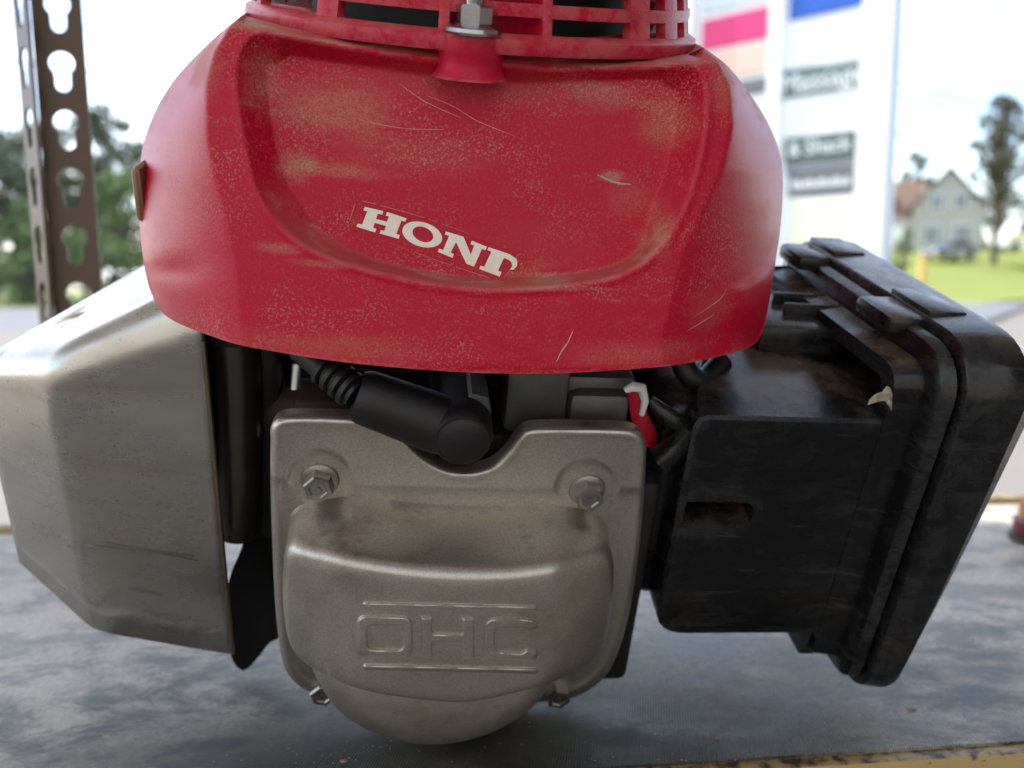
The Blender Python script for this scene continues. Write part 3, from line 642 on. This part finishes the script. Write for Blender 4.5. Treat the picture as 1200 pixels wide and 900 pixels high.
# scratch on the lower right of the shroud
M['scratch'] = simple('pale_scratched_plastic', (.62, .34, .28), .6)
def scratch(pts, w):
    p = spline(pts, 24, False); t = np.gradient(p, axis=0); t /= np.linalg.norm(t, axis=1)[:, None]; nrm = np.stack([-t[:, 1], t[:, 0]], -1) * (w * np.sin(np.linspace(.15, 3.0, 24)) ** .6 * rng.uniform(.5, 1.2, 24))[:, None]
    a, b = p + nrm, p - nrm; q = np.vstack([a, b]); n = len(p)
    return Earr(q[:, 0], q[:, 1], SD(q[:, 0], q[:, 1]) - .00010), [(i, i + 1, n + i + 1, n + i) for i in range(n - 1)]
for pts, w in ([[(672, 386), (666, 400), (658, 412), (652, 424)], .9], [[(468, 98), (500, 120), (540, 138)], .45], [[(500, 112), (530, 124), (560, 142), (605, 160)], .4], [[(420, 140), (470, 150), (520, 152)], .35], [[(812, 372), (842, 352), (852, 338)], .4], [[(805, 388), (838, 368)], .4], [[(700, 205), (722, 214), (740, 216)], 1.6]):
    epart('scratch', scratch(pts, w), M['scratch'] if w < 1.2 else M['gasket'], shroud, 30)

# --- recoil starter cover
DF = .2590; eL, eR, eF = E(290, 10, .320), E(812, 55, .320), E(560, 62, DF)
RS = (eR[0] - eL[0]) / 2 * 1.03; XS = (eL[0] + eR[0]) / 2; DC = DF + RS; H0 = eF[2]
def cyl(r, phi, h): return (XS + r * math.sin(R(phi)), DC - r * math.cos(R(phi)), h)
def arc_bar(prof, a0, a1, n):
    rings = [[cyl(r, a, h) for r, h in prof] for a in np.linspace(a0, a1, n)]
    full = a1 - a0 >= 360
    return loft(rings, not full, not full)
st = empty('recoil_starter'); st.parent = engine; st['label'] = 'red plastic recoil starter cover with slotted wall'
lip = [(RS, H0), (RS + .0008, H0 + .0015), (RS + .0004, H0 + .0040), (RS - .002, H0 + .0054), (RS - .005, H0 + .0054), (RS - .005, H0)]
epart('lip', arc_bar(lip, -180, 180, 120), M['red2'], st, 50)
for k, (hh, th) in enumerate(((.0100, .0036), (.0172, .0034), (.0245, .004))):
    r_ = RS - .0032 - .0016 * k
    epart('grille_ring', arc_bar([(r_, H0 + hh), (r_ + .0003, H0 + hh + th * .5), (r_, H0 + hh + th), (r_ - .0028, H0 + hh + th), (r_ - .0028, H0 + hh)], -180, 180, 100), M['red2'], st, 50)
def rib(phi, w, r0=RS - .002, t=.0035):
    c = math.cos(R(phi)); rr = []
    for h, rr0 in ((H0 + .003, r0), (H0 + .015, r0 - .0022), (H0 + .030, r0 - .005)):
        rr.append([cyl(rr0, phi - w / 2, h), cyl(rr0 + .0004, phi, h), cyl(rr0, phi + w / 2, h), cyl(rr0 - t, phi + w / 2, h), cyl(rr0 - t, phi - w / 2, h)])
    return loft(rr, True, True)
for phi, w in ((-82, 4), (-69, 4), (-37.5, 6), (38.5, 7), (53, 7.5), (66, 5), (80, 5)) + tuple((a, 4) for a in range(95, 280, 14)): epart('grille_rib', rib(phi, w), M['red2'], st, 40)
# pocket behind the mounting nut
pk = []
for h in (H0 + .0035, H0 + .016, H0 + .030):
    pk.append([cyl(RS - .0035 if abs(a) > 10 else RS - .0035 - .011 * math.cos(R(a * 9)) ** .6, a + 1.5, h) for a in np.linspace(-11, 11, 23)])
epart('nut_pocket', loft(pk, closed=False), M['red2'], st, 60)
for a in (-9.5, 12.5): epart('pocket_rib', rib(a, 2.2, RS - .0012), M['red2'], st, 40)
epart('fan_drum', lathe([(RS - .022, H0 - .01), (RS - .022, H0 + .012), (RS - .030, H0 + .028), (.02, H0 + .03)], (XS, DC, 0)), M['darkcast'], st)
epart('top_plate', lathe([(RS - .009, H0 + .0295), (RS - .010, H0 + .034), (RS - .025, H0 + .040), (.02, H0 + .041), (0, H0 + .041)], (XS, DC, 0), n=64), M['red2'], st)
nb_ = E(555, 40, DF - .0015)
NX, ND = nb_[0], DF - .0005
epart('mounting_boss', lathe([(.0098, H0 + .0046), (.0100, H0 + .003), (.0096, H0 - .001), (.0091, H0 - .0028), (.0093, H0 - .0042), (.0097, H0 - .0056), (.0104, H0 - .0068), (.0112, H0 - .0076)], (NX, ND + .0075, 0), n=40), M['red2'], st, 50)
nut = epart('flange_nut', lathe([(.0078, H0 + .0047), (.0082, H0 + .0054), (.0079, H0 + .0064), (.0058, H0 + .0076), (.003, H0 + .0077)], (NX, ND + .0030, 0), n=40), M['nut'], st)
epart('flange_nut', lathe([(.0049, H0 + .0070), (.0053, H0 + .0077), (.0053, H0 + .0118), (.0048, H0 + .0125), (.0026, H0 + .0125)], (NX, ND + .0030, 0), n=6), M['nut'], st, 20)
epart('stud', lathe([(.0026, H0 + .012), (.0030, H0 + .0215), (.0024, H0 + .0222), (0, H0 + .0222)], (NX, ND + .0030, 0), n=20), M['nut'], st)

# --- valve cover
DFl = .2466
fo = spline([(317, 515), (318, 499), (330, 489), (360, 487), (420, 489), (448, 491), (463, 500), (480, 519), (500, 537), (525, 549), (552, 551), (577, 544), (594, 528), (606, 511), (618, 502), (650, 500), (720, 501), (744, 504), (756, 516), (757, 540), (754, 590), (748, 650), (738, 715), (724, 765), (706, 796), (676, 816), (640, 822), (560, 830), (470, 828), (400, 822), (365, 812), (342, 796), (330, 770), (323, 715), (319, 640), (317, 570)], 220)
bolts = ((375, 562), (688, 574)); low_bolts = ((380, 802), (652, 806))
def flangeD(px, py):
    base = np.full(len(px), DFl); line = np.interp(px, [300, 380, 540, 690, 770], [560, 572, 576, 578, 574])
    below = sstep(py - line, -8, 8); inb = np.max([sstep(-np.hypot(px - bx, (py - by - 2) * 1.05), -42, -32) for bx, by in bolts], axis=0)
    z = np.maximum(below, inb); d = sdf(px, py, fo)
    return base + .0011 * z - .0004 * np.exp(-((z - .12) / .12) ** 2) + .0014 * (1 - sstep(d, 0, 6)) ** 2 - .0006 * np.exp(-((d - 8) / 4) ** 2)
P, T = fill([fo], 2.6); fv = Earr(P[:, 0], P[:, 1], flangeD(P[:, 0], P[:, 1])); nb = len(fo); V = [tuple(p) for p in fv]; Fc = [tuple(t) for t in T]; prev = list(range(nb))
for dd in (.0012, .005):
    s0 = len(V); q = fv[:nb].copy(); q[:, 1] = DFl + .0014 + dd; V += [tuple(p) for p in q]; cur = list(range(s0, s0 + nb)); Fc += [(prev[i], prev[(i + 1) % nb], cur[(i + 1) % nb], cur[i]) for i in range(nb)]; prev = cur
plate = (V, Fc)
# dome: front outline traced at its own depth, then drawn straight back to the flange
ff = spline([(331, 664), (338, 650), (356, 648), (420, 660), (480, 669), (540, 673), (600, 672), (660, 664), (700, 655), (714, 656), (722, 668), (723, 700), (718, 745), (708, 772), (684, 793), (641, 807), (600, 818), (549, 828), (491, 825), (426, 814), (380, 797), (350, 780), (335, 758), (329, 715)], 200)
DD = .2125
f3 = Earr(ff[:, 0], ff[:, 1], DD); f2 = f3[:, [0, 2]]; xm = f2[:, 0].mean()
def facet(x):
    a = np.abs(x - xm); s = .010; k = np.array([.30 if False else .17]); return .48 * np.logaddexp(0, (a - .033) / .0012) * .0012 + .0016 * (a / .033) ** 2
# outline pixels were read where the facets really stand, so correct them for that depth
f3 = Earr(ff[:, 0], ff[:, 1], DD + facet(f3[:, 0])); f2 = f3[:, [0, 2]]
rings = []
for o_, d_ in ((.0016, DFl + .0013), (.0011, DFl + .0004), (.0008, DFl - .0008), (.0007, DFl - .004), (.0006, DFl - .012), (.0003, DD + .0070), (.0002, DD + .0042), (-.0003, DD + .0024), (-.0013, DD + .0009), (-.0027, DD + .0002), (-.0065, DD)):
    q = offset(f2, o_); rings.append(np.stack([q[:, 0], d_ + facet(q[:, 0]) * min(1, (DFl - d_) / .02 if d_ < DFl else 0), q[:, 1]], -1))
q = offset(f2, -.0065); cc = q.mean(0)
for k in (.92, .82, .70, .55, .4, .25, .1, .02):
    p2 = cc + (q - cc) * k; rings.append(np.stack([p2[:, 0], DD + facet(p2[:, 0]) - .0004 * (1 - k), p2[:, 1]], -1))
dome = loft(rings, False, True)
# round lower bowl
eb = E0; bowl_c = (E(512, 800, .23)[0], 0, eb[2] + .0455)
bowl = lathe([(.0475, DFl + .002), (.0470, DFl - .006), (.0455, .2290), (.0425, .2225), (.0375, .2180), (.030, .2160), (.0, .2158)], bowl_c, (0, 1, 0), 72)
bowl = ([(x, d, min(h, bowl_c[2] + .004)) for x, d, h in bowl[0]], bowl[1])
vc = epart('valve_cover', join(plate, dome, bowl), M['cast'], engine, 50); vc['label'] = 'grey cast valve cover embossed OHC'
def dsurf(px, py):
    e = Earr(px, py, DD); return DD + facet(e[:, 0]) - .0003
def raised(loops, h=.0009, wv=4.2, sp=1.1):
    P, T = fill(loops, sp); dd = np.min([pdist(P[:, 0], P[:, 1], L) for L in loops], axis=0)
    return Earr(P[:, 0], P[:, 1], dsurf(P[:, 0], P[:, 1]) + .0003 - (h + .0003) * sstep(dd, 0, wv)), T
def skew(L): L = np.asarray(L, float).copy(); L[:, 1] += (L[:, 0] - 523) * .022; return L
def rl(x0, x1, y0, y1, r): return resample(rrect(x0, x1, y0, y1, r), 70)
LO = [skew(rl(417, 485, 722, 773, 12)), skew(rl(432, 471, 736, 761, 5))[::-1]]
LHb = [skew(resample(np.array([(492, 722), (508, 722), (508, 741), (540, 741), (540, 722), (557, 722), (557, 773), (540, 773), (540, 754), (508, 754), (508, 773), (492, 773)]), 120))]
LC = [skew(spline([(630, 735), (630, 727), (622, 722), (600, 721), (578, 722), (569, 727), (566, 736), (566, 758), (569, 767), (578, 772), (600, 773), (622, 772), (630, 767), (630, 759), (616, 758), (612, 761), (600, 761), (585, 760), (582, 756), (582, 740), (585, 736), (600, 735), (612, 735), (617, 737)], 120))]
for L in (LO, LHb, LC): epart('raised_letter', raised(L), M['cast'], vc, 60)
for y in (706, 779): epart('raised_line', raised([skew(rl(423, 632, y, y + 9, 4))], .0008, 4.5), M['cast'], vc, 60)
def hexbolt(c, big=1.0):
    f = lathe([(.0064, .0012), (.0066, .0), (.0062, -.0009), (.0047, -.0016), (.003, -.0017)], (c[0], c[1], c[2]), (0, 1, 0), 36)
    hx = lathe([(.0050, -.0012), (.0052, -.0018), (.0052, -.0058), (.0047, -.0066), (.0032, -.0067), (.0027, -.0061), (.0012, -.0060), (.0010, -.0064), (0, -.0064)], (c[0], c[1], c[2]), (0, 1, 0), 6)
    return join(f, hx)
for i, (bx, by) in enumerate(bolts + low_bolts): epart('hex_bolt', hexbolt(E(bx, by, DFl + .0012 if i < 2 else DFl + .004)), M['bolt'], vc, 25)

# --- spark plug cap and lead
cap_c = E(541, 506, .2385)
s1, s2 = E(418, 462, .2435), E(532, 503, .2420)
pth = [tuple(np.array(s1) + (np.array(s2) - np.array(s1)) * t) for t in np.linspace(0, 1, 14)]
boot = tube(pth, [.0078, .0088, .0090, .0091, .0092, .0093, .0094, .0095, .0096, .0097, .0098, .0098, .0094, .0084], 28)
elbow = lathe([(.0102, .285), (.0102, .2400), (.0100, .2365), (.0092, .2335), (.0086, .2326), (.0080, .2327), (.0072, .2322), (.0045, .2312), (0, .2309)], (cap_c[0], 0, cap_c[2]), (0, 1, 0), 40)
spc = epart('spark_plug_cap', join(boot, elbow), M['rubber'], engine, 50); spc['label'] = 'black rubber spark plug cap with angled boot'
l0, l1 = E(352, 408, .256), s1
lp_ = [tuple(np.array(l0) + (np.array(l1) - np.array(l0)) * t) for t in np.linspace(0, 1, 16)]
epart('lead', tube(lp_, .0047, 18), M['cable'], spc)
for t in (.45, .6, .75, .88): p = np.array(l0) + (np.array(l1) - np.array(l0)) * t; dv = (np.array(l1) - np.array(l0)); dv /= np.linalg.norm(dv); epart('lead_ring', tube([tuple(p - dv * .0016), tuple(p - dv * .0008), tuple(p + dv * .0008), tuple(p + dv * .0016)], [.0047, .0060, .0060, .0047], 20), M['cable'], spc)
epart('plug_terminal', lathe([(.005, .2435), (.0055, .2440), (.0055, .262)], (E(556, 470, .25)[0], 0, E(556, 468, .25)[2]), (0, 1, 0), 6), M['midcast'], spc, 20)

# --- cylinder block and head behind the cover
def ebox(p0, p1, d0, d1, b=.002):                       # box from two pixel corners read at depth d0
    a, c = E(*p0, d0), E(*p1, d0); return box(min(a[0], c[0]), max(a[0], c[0]), d0, d1, min(a[2], c[2]), max(a[2], c[2]), b)
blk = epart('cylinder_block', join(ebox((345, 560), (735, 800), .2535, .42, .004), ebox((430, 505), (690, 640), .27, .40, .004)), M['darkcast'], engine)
epart('head_casting', join(ebox((597, 405), (662, 510), .262, .33, .003), ebox((655, 440), (742, 480), .266, .33, .003), ebox((668, 462), (735, 510), .2605, .33, .004)), M['midcast'], blk)
epart('head_casting', ebox((345, 470), (440, 520), .268, .34, .002), M['rust'], blk)
for k in range(5): epart('cooling_fin', ebox((352, 445 - k * 13), (605, 451 - k * 13), .283, .37, .0006), M['darkcast'], blk)
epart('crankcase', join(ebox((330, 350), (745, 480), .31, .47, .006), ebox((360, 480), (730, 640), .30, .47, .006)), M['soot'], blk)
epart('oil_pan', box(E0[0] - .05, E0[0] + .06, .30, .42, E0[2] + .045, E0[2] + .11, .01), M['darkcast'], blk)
# bright tube added in place of the sky glimpse between lead and guard, red sleeve right of the cover
epart('sky_glimpse_tube', tube([tuple(E(350, 425, .30)), tuple(E(346, 480, .295)), tuple(E(334, 520, .29))], .0042, 16), M['nut'], blk)
tagp = spline([(737, 452), (752, 455), (757, 480), (771, 512), (762, 525), (746, 512), (739, 485)], 40)
epart('red_sleeve', relief([tagp], 4, lambda x, y: .262 + .00004 * (x - 750) ** 2 * .2), M['redtag'], blk)
epart('cable_clip', tube([tuple(E(733, 457, .259)), tuple(E(742, 453, .258)), tuple(E(752, 455, .259)), tuple(E(756, 470, .2605)), tuple(E(752, 486, .261))], [.0012, .0018, .0018, .0014, .001], 12), M['white'], blk)

# --- muffler with its sheet guard
GD = .276
TL, TR_, BR, BL = E(42, 432, GD), E(238, 385, GD), E(268, 764, GD), E(95, 736, GD)
xr, xl = TR_[0], (TL[0] + BL[0]) / 2
lf = E(-30, 440, GD + .022)
plan = [(xr, GD - .0015), (xr - .012, GD - .0015), (xl + .010, GD - .0007), (xl + .003, GD + .0008), (xl - .004, GD + .0055), (lf[0] - .001, GD + .024), (lf[0] + .0005, GD + .029), (lf[0] + .004, GD + .037), (E(148, 300, GD + .085)[0] - .004, GD + .083), (E(166, 288, GD + .085)[0], GD + .090), (xr - .004, GD + .098)]
plan = np.array(plan)
prof = []                                              # (inset towards the middle, fraction of height)
for k in range(9): a = R(90 * k / 8); prof.append((.014 * (1 - math.cos(a)) , 'r', math.sin(a)))
hmid = (TR_[2] + BR[2]) / 2
def htop(x): return np.interp(x, [xl - .03, xl, xr], [TL[2] + .000, TL[2] + .010, TR_[2] + .016])
def hbot(x): return np.interp(x, [xl - .03, xl, xr], [BL[2] + .014, BL[2], BR[2]])
pl = resample(plan, 70, False); cx = np.array([xr - .01, GD + .050]); rings = []
rad = .020
for f_ in np.linspace(0, 1, 8): rings.append(np.stack([pl[:, 0], pl[:, 1], hbot(pl[:, 0]) * (1 - f_) + (htop(pl[:, 0]) - rad) * f_], -1))
tn = np.gradient(pl, axis=0); tn /= np.linalg.norm(tn, axis=1)[:, None]; inn = np.stack([tn[:, 1], -tn[:, 0]], -1)
if (inn[10] @ (cx - pl[10])) < 0: inn = -inn
for k in range(1, 10):
    a = R(10 * k); q = cx + (pl - cx) * (1 - .36 * (1 - math.cos(a))); q[:, 0] = np.minimum(q[:, 0], xr); rings.append(np.stack([q[:, 0], q[:, 1], htop(pl[:, 0]) - rad + rad * math.sin(a)], -1))
qe = cx + (pl - cx) * .64; he = htop(pl[:, 0])
for k in (.85, .6, .3, .02):
    q = cx + (qe - cx) * k; q[:, 0] = np.minimum(q[:, 0], xr); rings.append(np.stack([q[:, 0], q[:, 1], he * k + (1 - k) * (hmid * 0 + TR_[2] + .018)], -1))
gd = epart('muffler_guard', loft(rings, closed=False), M['steel'], engine, 40, True); gd['label'] = 'bare stained steel sheet guard over the muffler'
sm = gd.modifiers.new('sheet', 'SOLIDIFY'); sm.thickness = .0013; sm.offset = -1
epart('rolled_edge', tube([tuple((xr + .0002, GD - .0013, h)) for h in np.linspace(BR[2], TR_[2] - .004, 12)] , .0008, 10), simple('brass_tinted_edge', (.22, .18, .11), .35, .9, .2, 900, .3, 300), gd)
for pts in ([(78, 640), (130, 645), (190, 650), (232, 657)], [(118, 638), (170, 646), (228, 652)], [(150, 690), (190, 698)]):
    p = spline(pts, 20, False); q = np.vstack([p + [0, .5], p - [0, .5]]); epart('scratch', (Earr(q[:, 0], q[:, 1], GD - .0017), [(i, i + 1, 21 + i, 20 + i) for i in range(19)]), M['nut'], gd, 30)
M_b = join(box(xr - .045, xr - .004, GD + .018, GD + .062, hmid - .022, TR_[2] - .012, .010, 4), ebox((236, 400), (338, 636), .290, .325, .004))
M['darksteel'] = simple('dark_heat_stained_steel', (.10, .088, .078), .32, .9, .15, 500, .4, 70)
mf = epart('muffler', M_b, M['soot'], engine)
if_ = [E(px_, py_, .2885) for px_, py_ in ((276, 396), (280, 450), (281, 540), (279, 600), (276, 622))]
epart('inner_flange', tube([tuple(p) for p in spline(if_, 20, False)], .0085, 28), M['darksteel'], mf)
epart('exhaust_pipe', tube([tuple((xr - .02, .31, hmid + .03)), tuple((xr + .012, .304, hmid + .03)), tuple((xr + .045, .298, hmid + .03))], .014, 24), M['rust'], mf)
epart('flange_plate', tube([tuple((xr + .008, .304, hmid + .03)), tuple((xr + .012, .304, hmid + .03))], .020, 24), M['rust'], mf)
bp = spline([(332, 572), (300, 600), (282, 645), (268, 682), (266, 730), (269, 762), (276, 780), (286, 786), (298, 776), (314, 755), (332, 728)], 60)
fv, T = relief([bp], 5, lambda x, y: .2800 + (x - 266) / 66 * .016)
n = len(fv); bk = fv + np.array([.0002, .0022, 0]); 
brk = epart('lower_bracket', (np.vstack([fv, bk]), [tuple(t) for t in T] + [tuple(i + n for i in t[::-1]) for t in T] + [(i, (i + 1) % 60, (i + 1) % 60 + n, i + n) for i in range(60)]), M['soot'], mf, 40)

# --- air cleaner on the right
c0, c1, c2, c3 = E(816, 490, .245), E(781, 705, .245), E(1040, 492, .245), E(935, 741, .245)
ax0, ax1 = (c0[0] + c1[0]) / 2, E(1030, 600, .245)[0]; ah1, ah0 = c0[2] - .0005, c3[2]
front = resample(rrect(ax0, ax1 + .02, ah0, ah1, [.003, .003, .010, .003], 6), 120)
sl0, sl1 = E(790, 588, .245), E(880, 616, .245)
slot = resample(rrect(ax0 - .001 + .001, sl1[0], sl1[2], sl0[2], [.0045, .0008, .0008, .0045], 5), 60)
slot[:, 0] = np.maximum(slot[:, 0], ax0 + .0012)
P, T = fill([front, slot[::-1]], .004); V = [(x, .245 + .0006 * 0, h) for x, h in P]; Fc = [tuple(t) for t in T]; nf = len(front); ns = len(slot)
s0 = len(V); V += [(x, .263, h) for x, h in slot[::-1]]; Fc += [(nf + i, nf + (i + 1) % ns, s0 + (i + 1) % ns, s0 + i) for i in range(ns)]; Fc.append(tuple(range(s0, s0 + ns)))
prev = list(range(nf))
for d_, o_ in ((.2462, .0012), (.262, .0016), (.30, .002), (.35, .002)):
    q = offset(front, o_); s0 = len(V)
    V += [(x + max(0, (d_ - .25)) * .36 * min(1, max(0, (ax0 + .05 - x) / .05)) * (1 if h > (ah0 + ah1) / 2 else .2), d_, h + max(0, d_ - .25) * .12 * (1 if h > (ah0 + ah1) / 2 else 0)) for x, h in q]
    cur = list(range(s0, s0 + nf)); Fc += [(prev[i], prev[(i + 1) % nf], cur[(i + 1) % nf], cur[i]) for i in range(nf)]; prev = cur
Fc.append(tuple(prev))
case = epart('air_cleaner_case', (V, Fc), M['black'], engine, 30); case['label'] = 'black plastic air cleaner case with a slot in its front'
# flange + cover: rounded outlines in the (d, h) plane, stacked along x
nt, nbm, ft = E(1150, 412, .2365), E(1040, 806, .2365), E(945, 275, .357)
XF = E(1075, 600, .2365)[0]
out = resample(rrect(.232, .358, nbm[2], nt[2] + .001, [.010, .021, .011, .012], 8), 140)
def oring(x, o, tilt=0.0):
    q = offset(out, o); w = max(0, x - XF)
    return [(x - w + w * (.40 + .60 * min(1, max(0, (h - nbm[2]) / (nt[2] - nbm[2]))) ** .55) - (d - .2365) * .09, d, h) for d, h in q]
xo = XF - ax1
fl = [oring(XF - .018, -.018), oring(XF - .017, -.0125), oring(XF - .0070, -.0112), oring(XF - .0060, -.0045), oring(XF - .0052, -.0036), oring(XF - .0012, -.0032), oring(XF - .0004, -.0040), oring(XF + .0004, -.0080)]
epart('case_flange', loft(fl, False, True), M['black'], case, 50)
cv = [oring(XF + .0002, -.0075), oring(XF + .0006, -.0012), oring(XF + .0014, 0), oring(XF + .018, .0012), oring(XF + .0215, .0008), oring(XF + .0225, -.0010), oring(XF + .030, -.0045), oring(XF + .0345, -.0085), oring(XF + .0365, -.0150), oring(XF + .037, -.03)]
cover = epart('air_cleaner_cover', loft(cv, True, True), M['black'], engine, 50); cover['label'] = 'black plastic air cleaner cover with rounded edges'
# latch blocks on the top edge
def latch(pc, d0, d1, hh):
    b1 = box(XF - .013, XF + .002, d0, d1, hh - .007, hh - .0002, .0024); b2 = box(XF + .0022, XF + .0165, d0 + .002, d1 + .003, hh - .002, hh + .0018, .0008)
    f = lambda v: [(x - (d - .2365) * .09, d, h) for x, d, h in v]
    return join((f(b1[0]), b1[1]), (f(b2[0]), b2[1]))
ht = nt[2] + .001
la = E(1000, 300, .33); lb = E(1085, 385, .27)
for d0, d1 in ((.2620, .2850), (.3280, .348)): epart('latch_block', latch(None, d0, d1, ht), M['black'], case, 40)
for d_ in (.300, .312): epart('gusset', box(XF - .036, XF - .012, d_, d_ + .0022, ht - .028, ht - .011, .0006), M['black'], case, 40)
epart('top_step', box(ax0 + .034, XF - .016, .288, .345, ah1 + .003, ht - .016, .003), M['black'], case, 40)
epart('bottom_step', box(E(938, 760, .247)[0], XF - .014, .2475, .33, E(940, 769, .247)[2], ah0 + .001, .0015), M['black'], case, 40)
tg = [(1016, 474), (1032, 461), (1043, 453), (1046, 462), (1045, 482), (1041, 470), (1032, 470)]
epart('torn_gasket', relief([resample(np.array(tg, float), 40)], 3, lambda x, y: .2400 + .0012 * np.sin(x * .35) + .0008 * np.sin(y * .5)), M['gasket'], case, 40).modifiers.new('t', 'SOLIDIFY').thickness = .001
# carburettor body between cover and case
carb = epart('carburettor', join(box(E(748, 600, .262)[0], ax0 + .02, .262, .32, E(760, 705, .262)[2], E(760, 470, .262)[2], .010, 4), tube([tuple(p) for p in spline([tuple(E(775, 540, .258)), tuple(E(800, 520, .257)), tuple(E(815, 500, .256))], 12, False)], .006, 14)), M['black'], engine)
epart('choke_lever', tube([tuple(p) for p in spline([E(762, 468, .262), E(785, 490, .259), E(812, 502, .257)], 12, False)], [.0015 + .002 * math.sin(.26 * k) for k in range(12)], 12), M['black'], carb)
epart('vent_hose', tube([tuple(p) for p in spline([E(796, 412, .274), E(806, 438, .270), E(824, 446, .271), E(846, 424, .28)], 18, False)], .0042, 16), M['rubber'], carb)
# brown tab at the shroud's left edge
epart('side_tab', ebox((151, 196), (172, 262), .30, .315, .002), simple('brown_tab_steel', (.25, .15, .08), .5, .4, .2, 500, .4, 120), engine)

# ------------------------------------------------------------------ small things on the shelf
rb = ontop(1224, 634)
cap = empty('screw_cap', rb); tag(cap, 'red and orange plastic screw cap at the right frame edge behind the cover', 'cap')
mesh_obj('cap_body', *lathe([(.018, 0), (.019, .002), (.019, .014), (.016, .016)], (0, 0, 0), n=32), simple('dark_red_plastic', (.14, .012, .012), .4), cap)
mesh_obj('cap_top', *lathe([(.016, .016), (.0155, .028), (.013, .030), (0, .030)], (0, 0, 0), n=32), simple('orange_brown_plastic', (.42, .16, .04), .45), cap)
mesh_obj('cap_base', *lathe([(.021, 0), (.0215, .001), (.021, .004), (.018, .0045)], (0, 0, 0), n=32), M['rubber'], cap)
# dust and chips lying on the mat
dv, df = [], []
for k in range(900):
    u = rng.random(); px_ = rng.uniform(-20, 1220); py_ = 690 + 205 * u ** .8; p = ontop(px_, py_)
    s = rng.uniform(.00012, .00045); a = rng.random() * 6.28; n = len(dv)
    for q in ((1, 0, 0), (0, 1, 0), (-1, 0, 0), (0, -1, 0), (0, 0, .8)): dv.append((p.x + s * (q[0] * math.cos(a) - q[1] * math.sin(a)), p.y + s * (q[0] * math.sin(a) + q[1] * math.cos(a)), .0001 + s * q[2]))
    df += [(n, n + 1, n + 4), (n + 1, n + 2, n + 4), (n + 2, n + 3, n + 4), (n + 3, n, n + 4)]
tag(mesh_obj('mat_grit', dv, df, simple('pale_grit', (.34, .31, .27), .8), smooth=0), 'pale grit scattered over the black mat', 'grit', kind='stuff')
m_chip = simple('brown_wood_chip', (.30, .22, .15), .8, 0, .3, 900, .3, 500)
for (cx_, cy_, s, lab) in ((492, 871, .0016, 'small brown chip right under the round bottom of the valve cover'), (403, 893, .0017, 'tan wood chip near the front edge left of the valve cover'), (1068, 832, .0022, 'pale sliver on the mat right of the air cleaner cover'), (840, 866, .0013, 'pale crumb on the mat near the tan front edge')):
    p = ontop(cx_, cy_); bm = bmesh.new(); bmesh.ops.create_icosphere(bm, subdivisions=1, radius=s)
    for v in bm.verts: v.co = Vector((v.co.x * random.uniform(.7, 1.3), v.co.y * random.uniform(.4, .8), max(v.co.z * .35, -.0001) + .0003))
    tag(bm_obj('wood_chip', bm, m_chip, smooth=0, loc=p), lab, 'chip', 'chips lying on the mat')
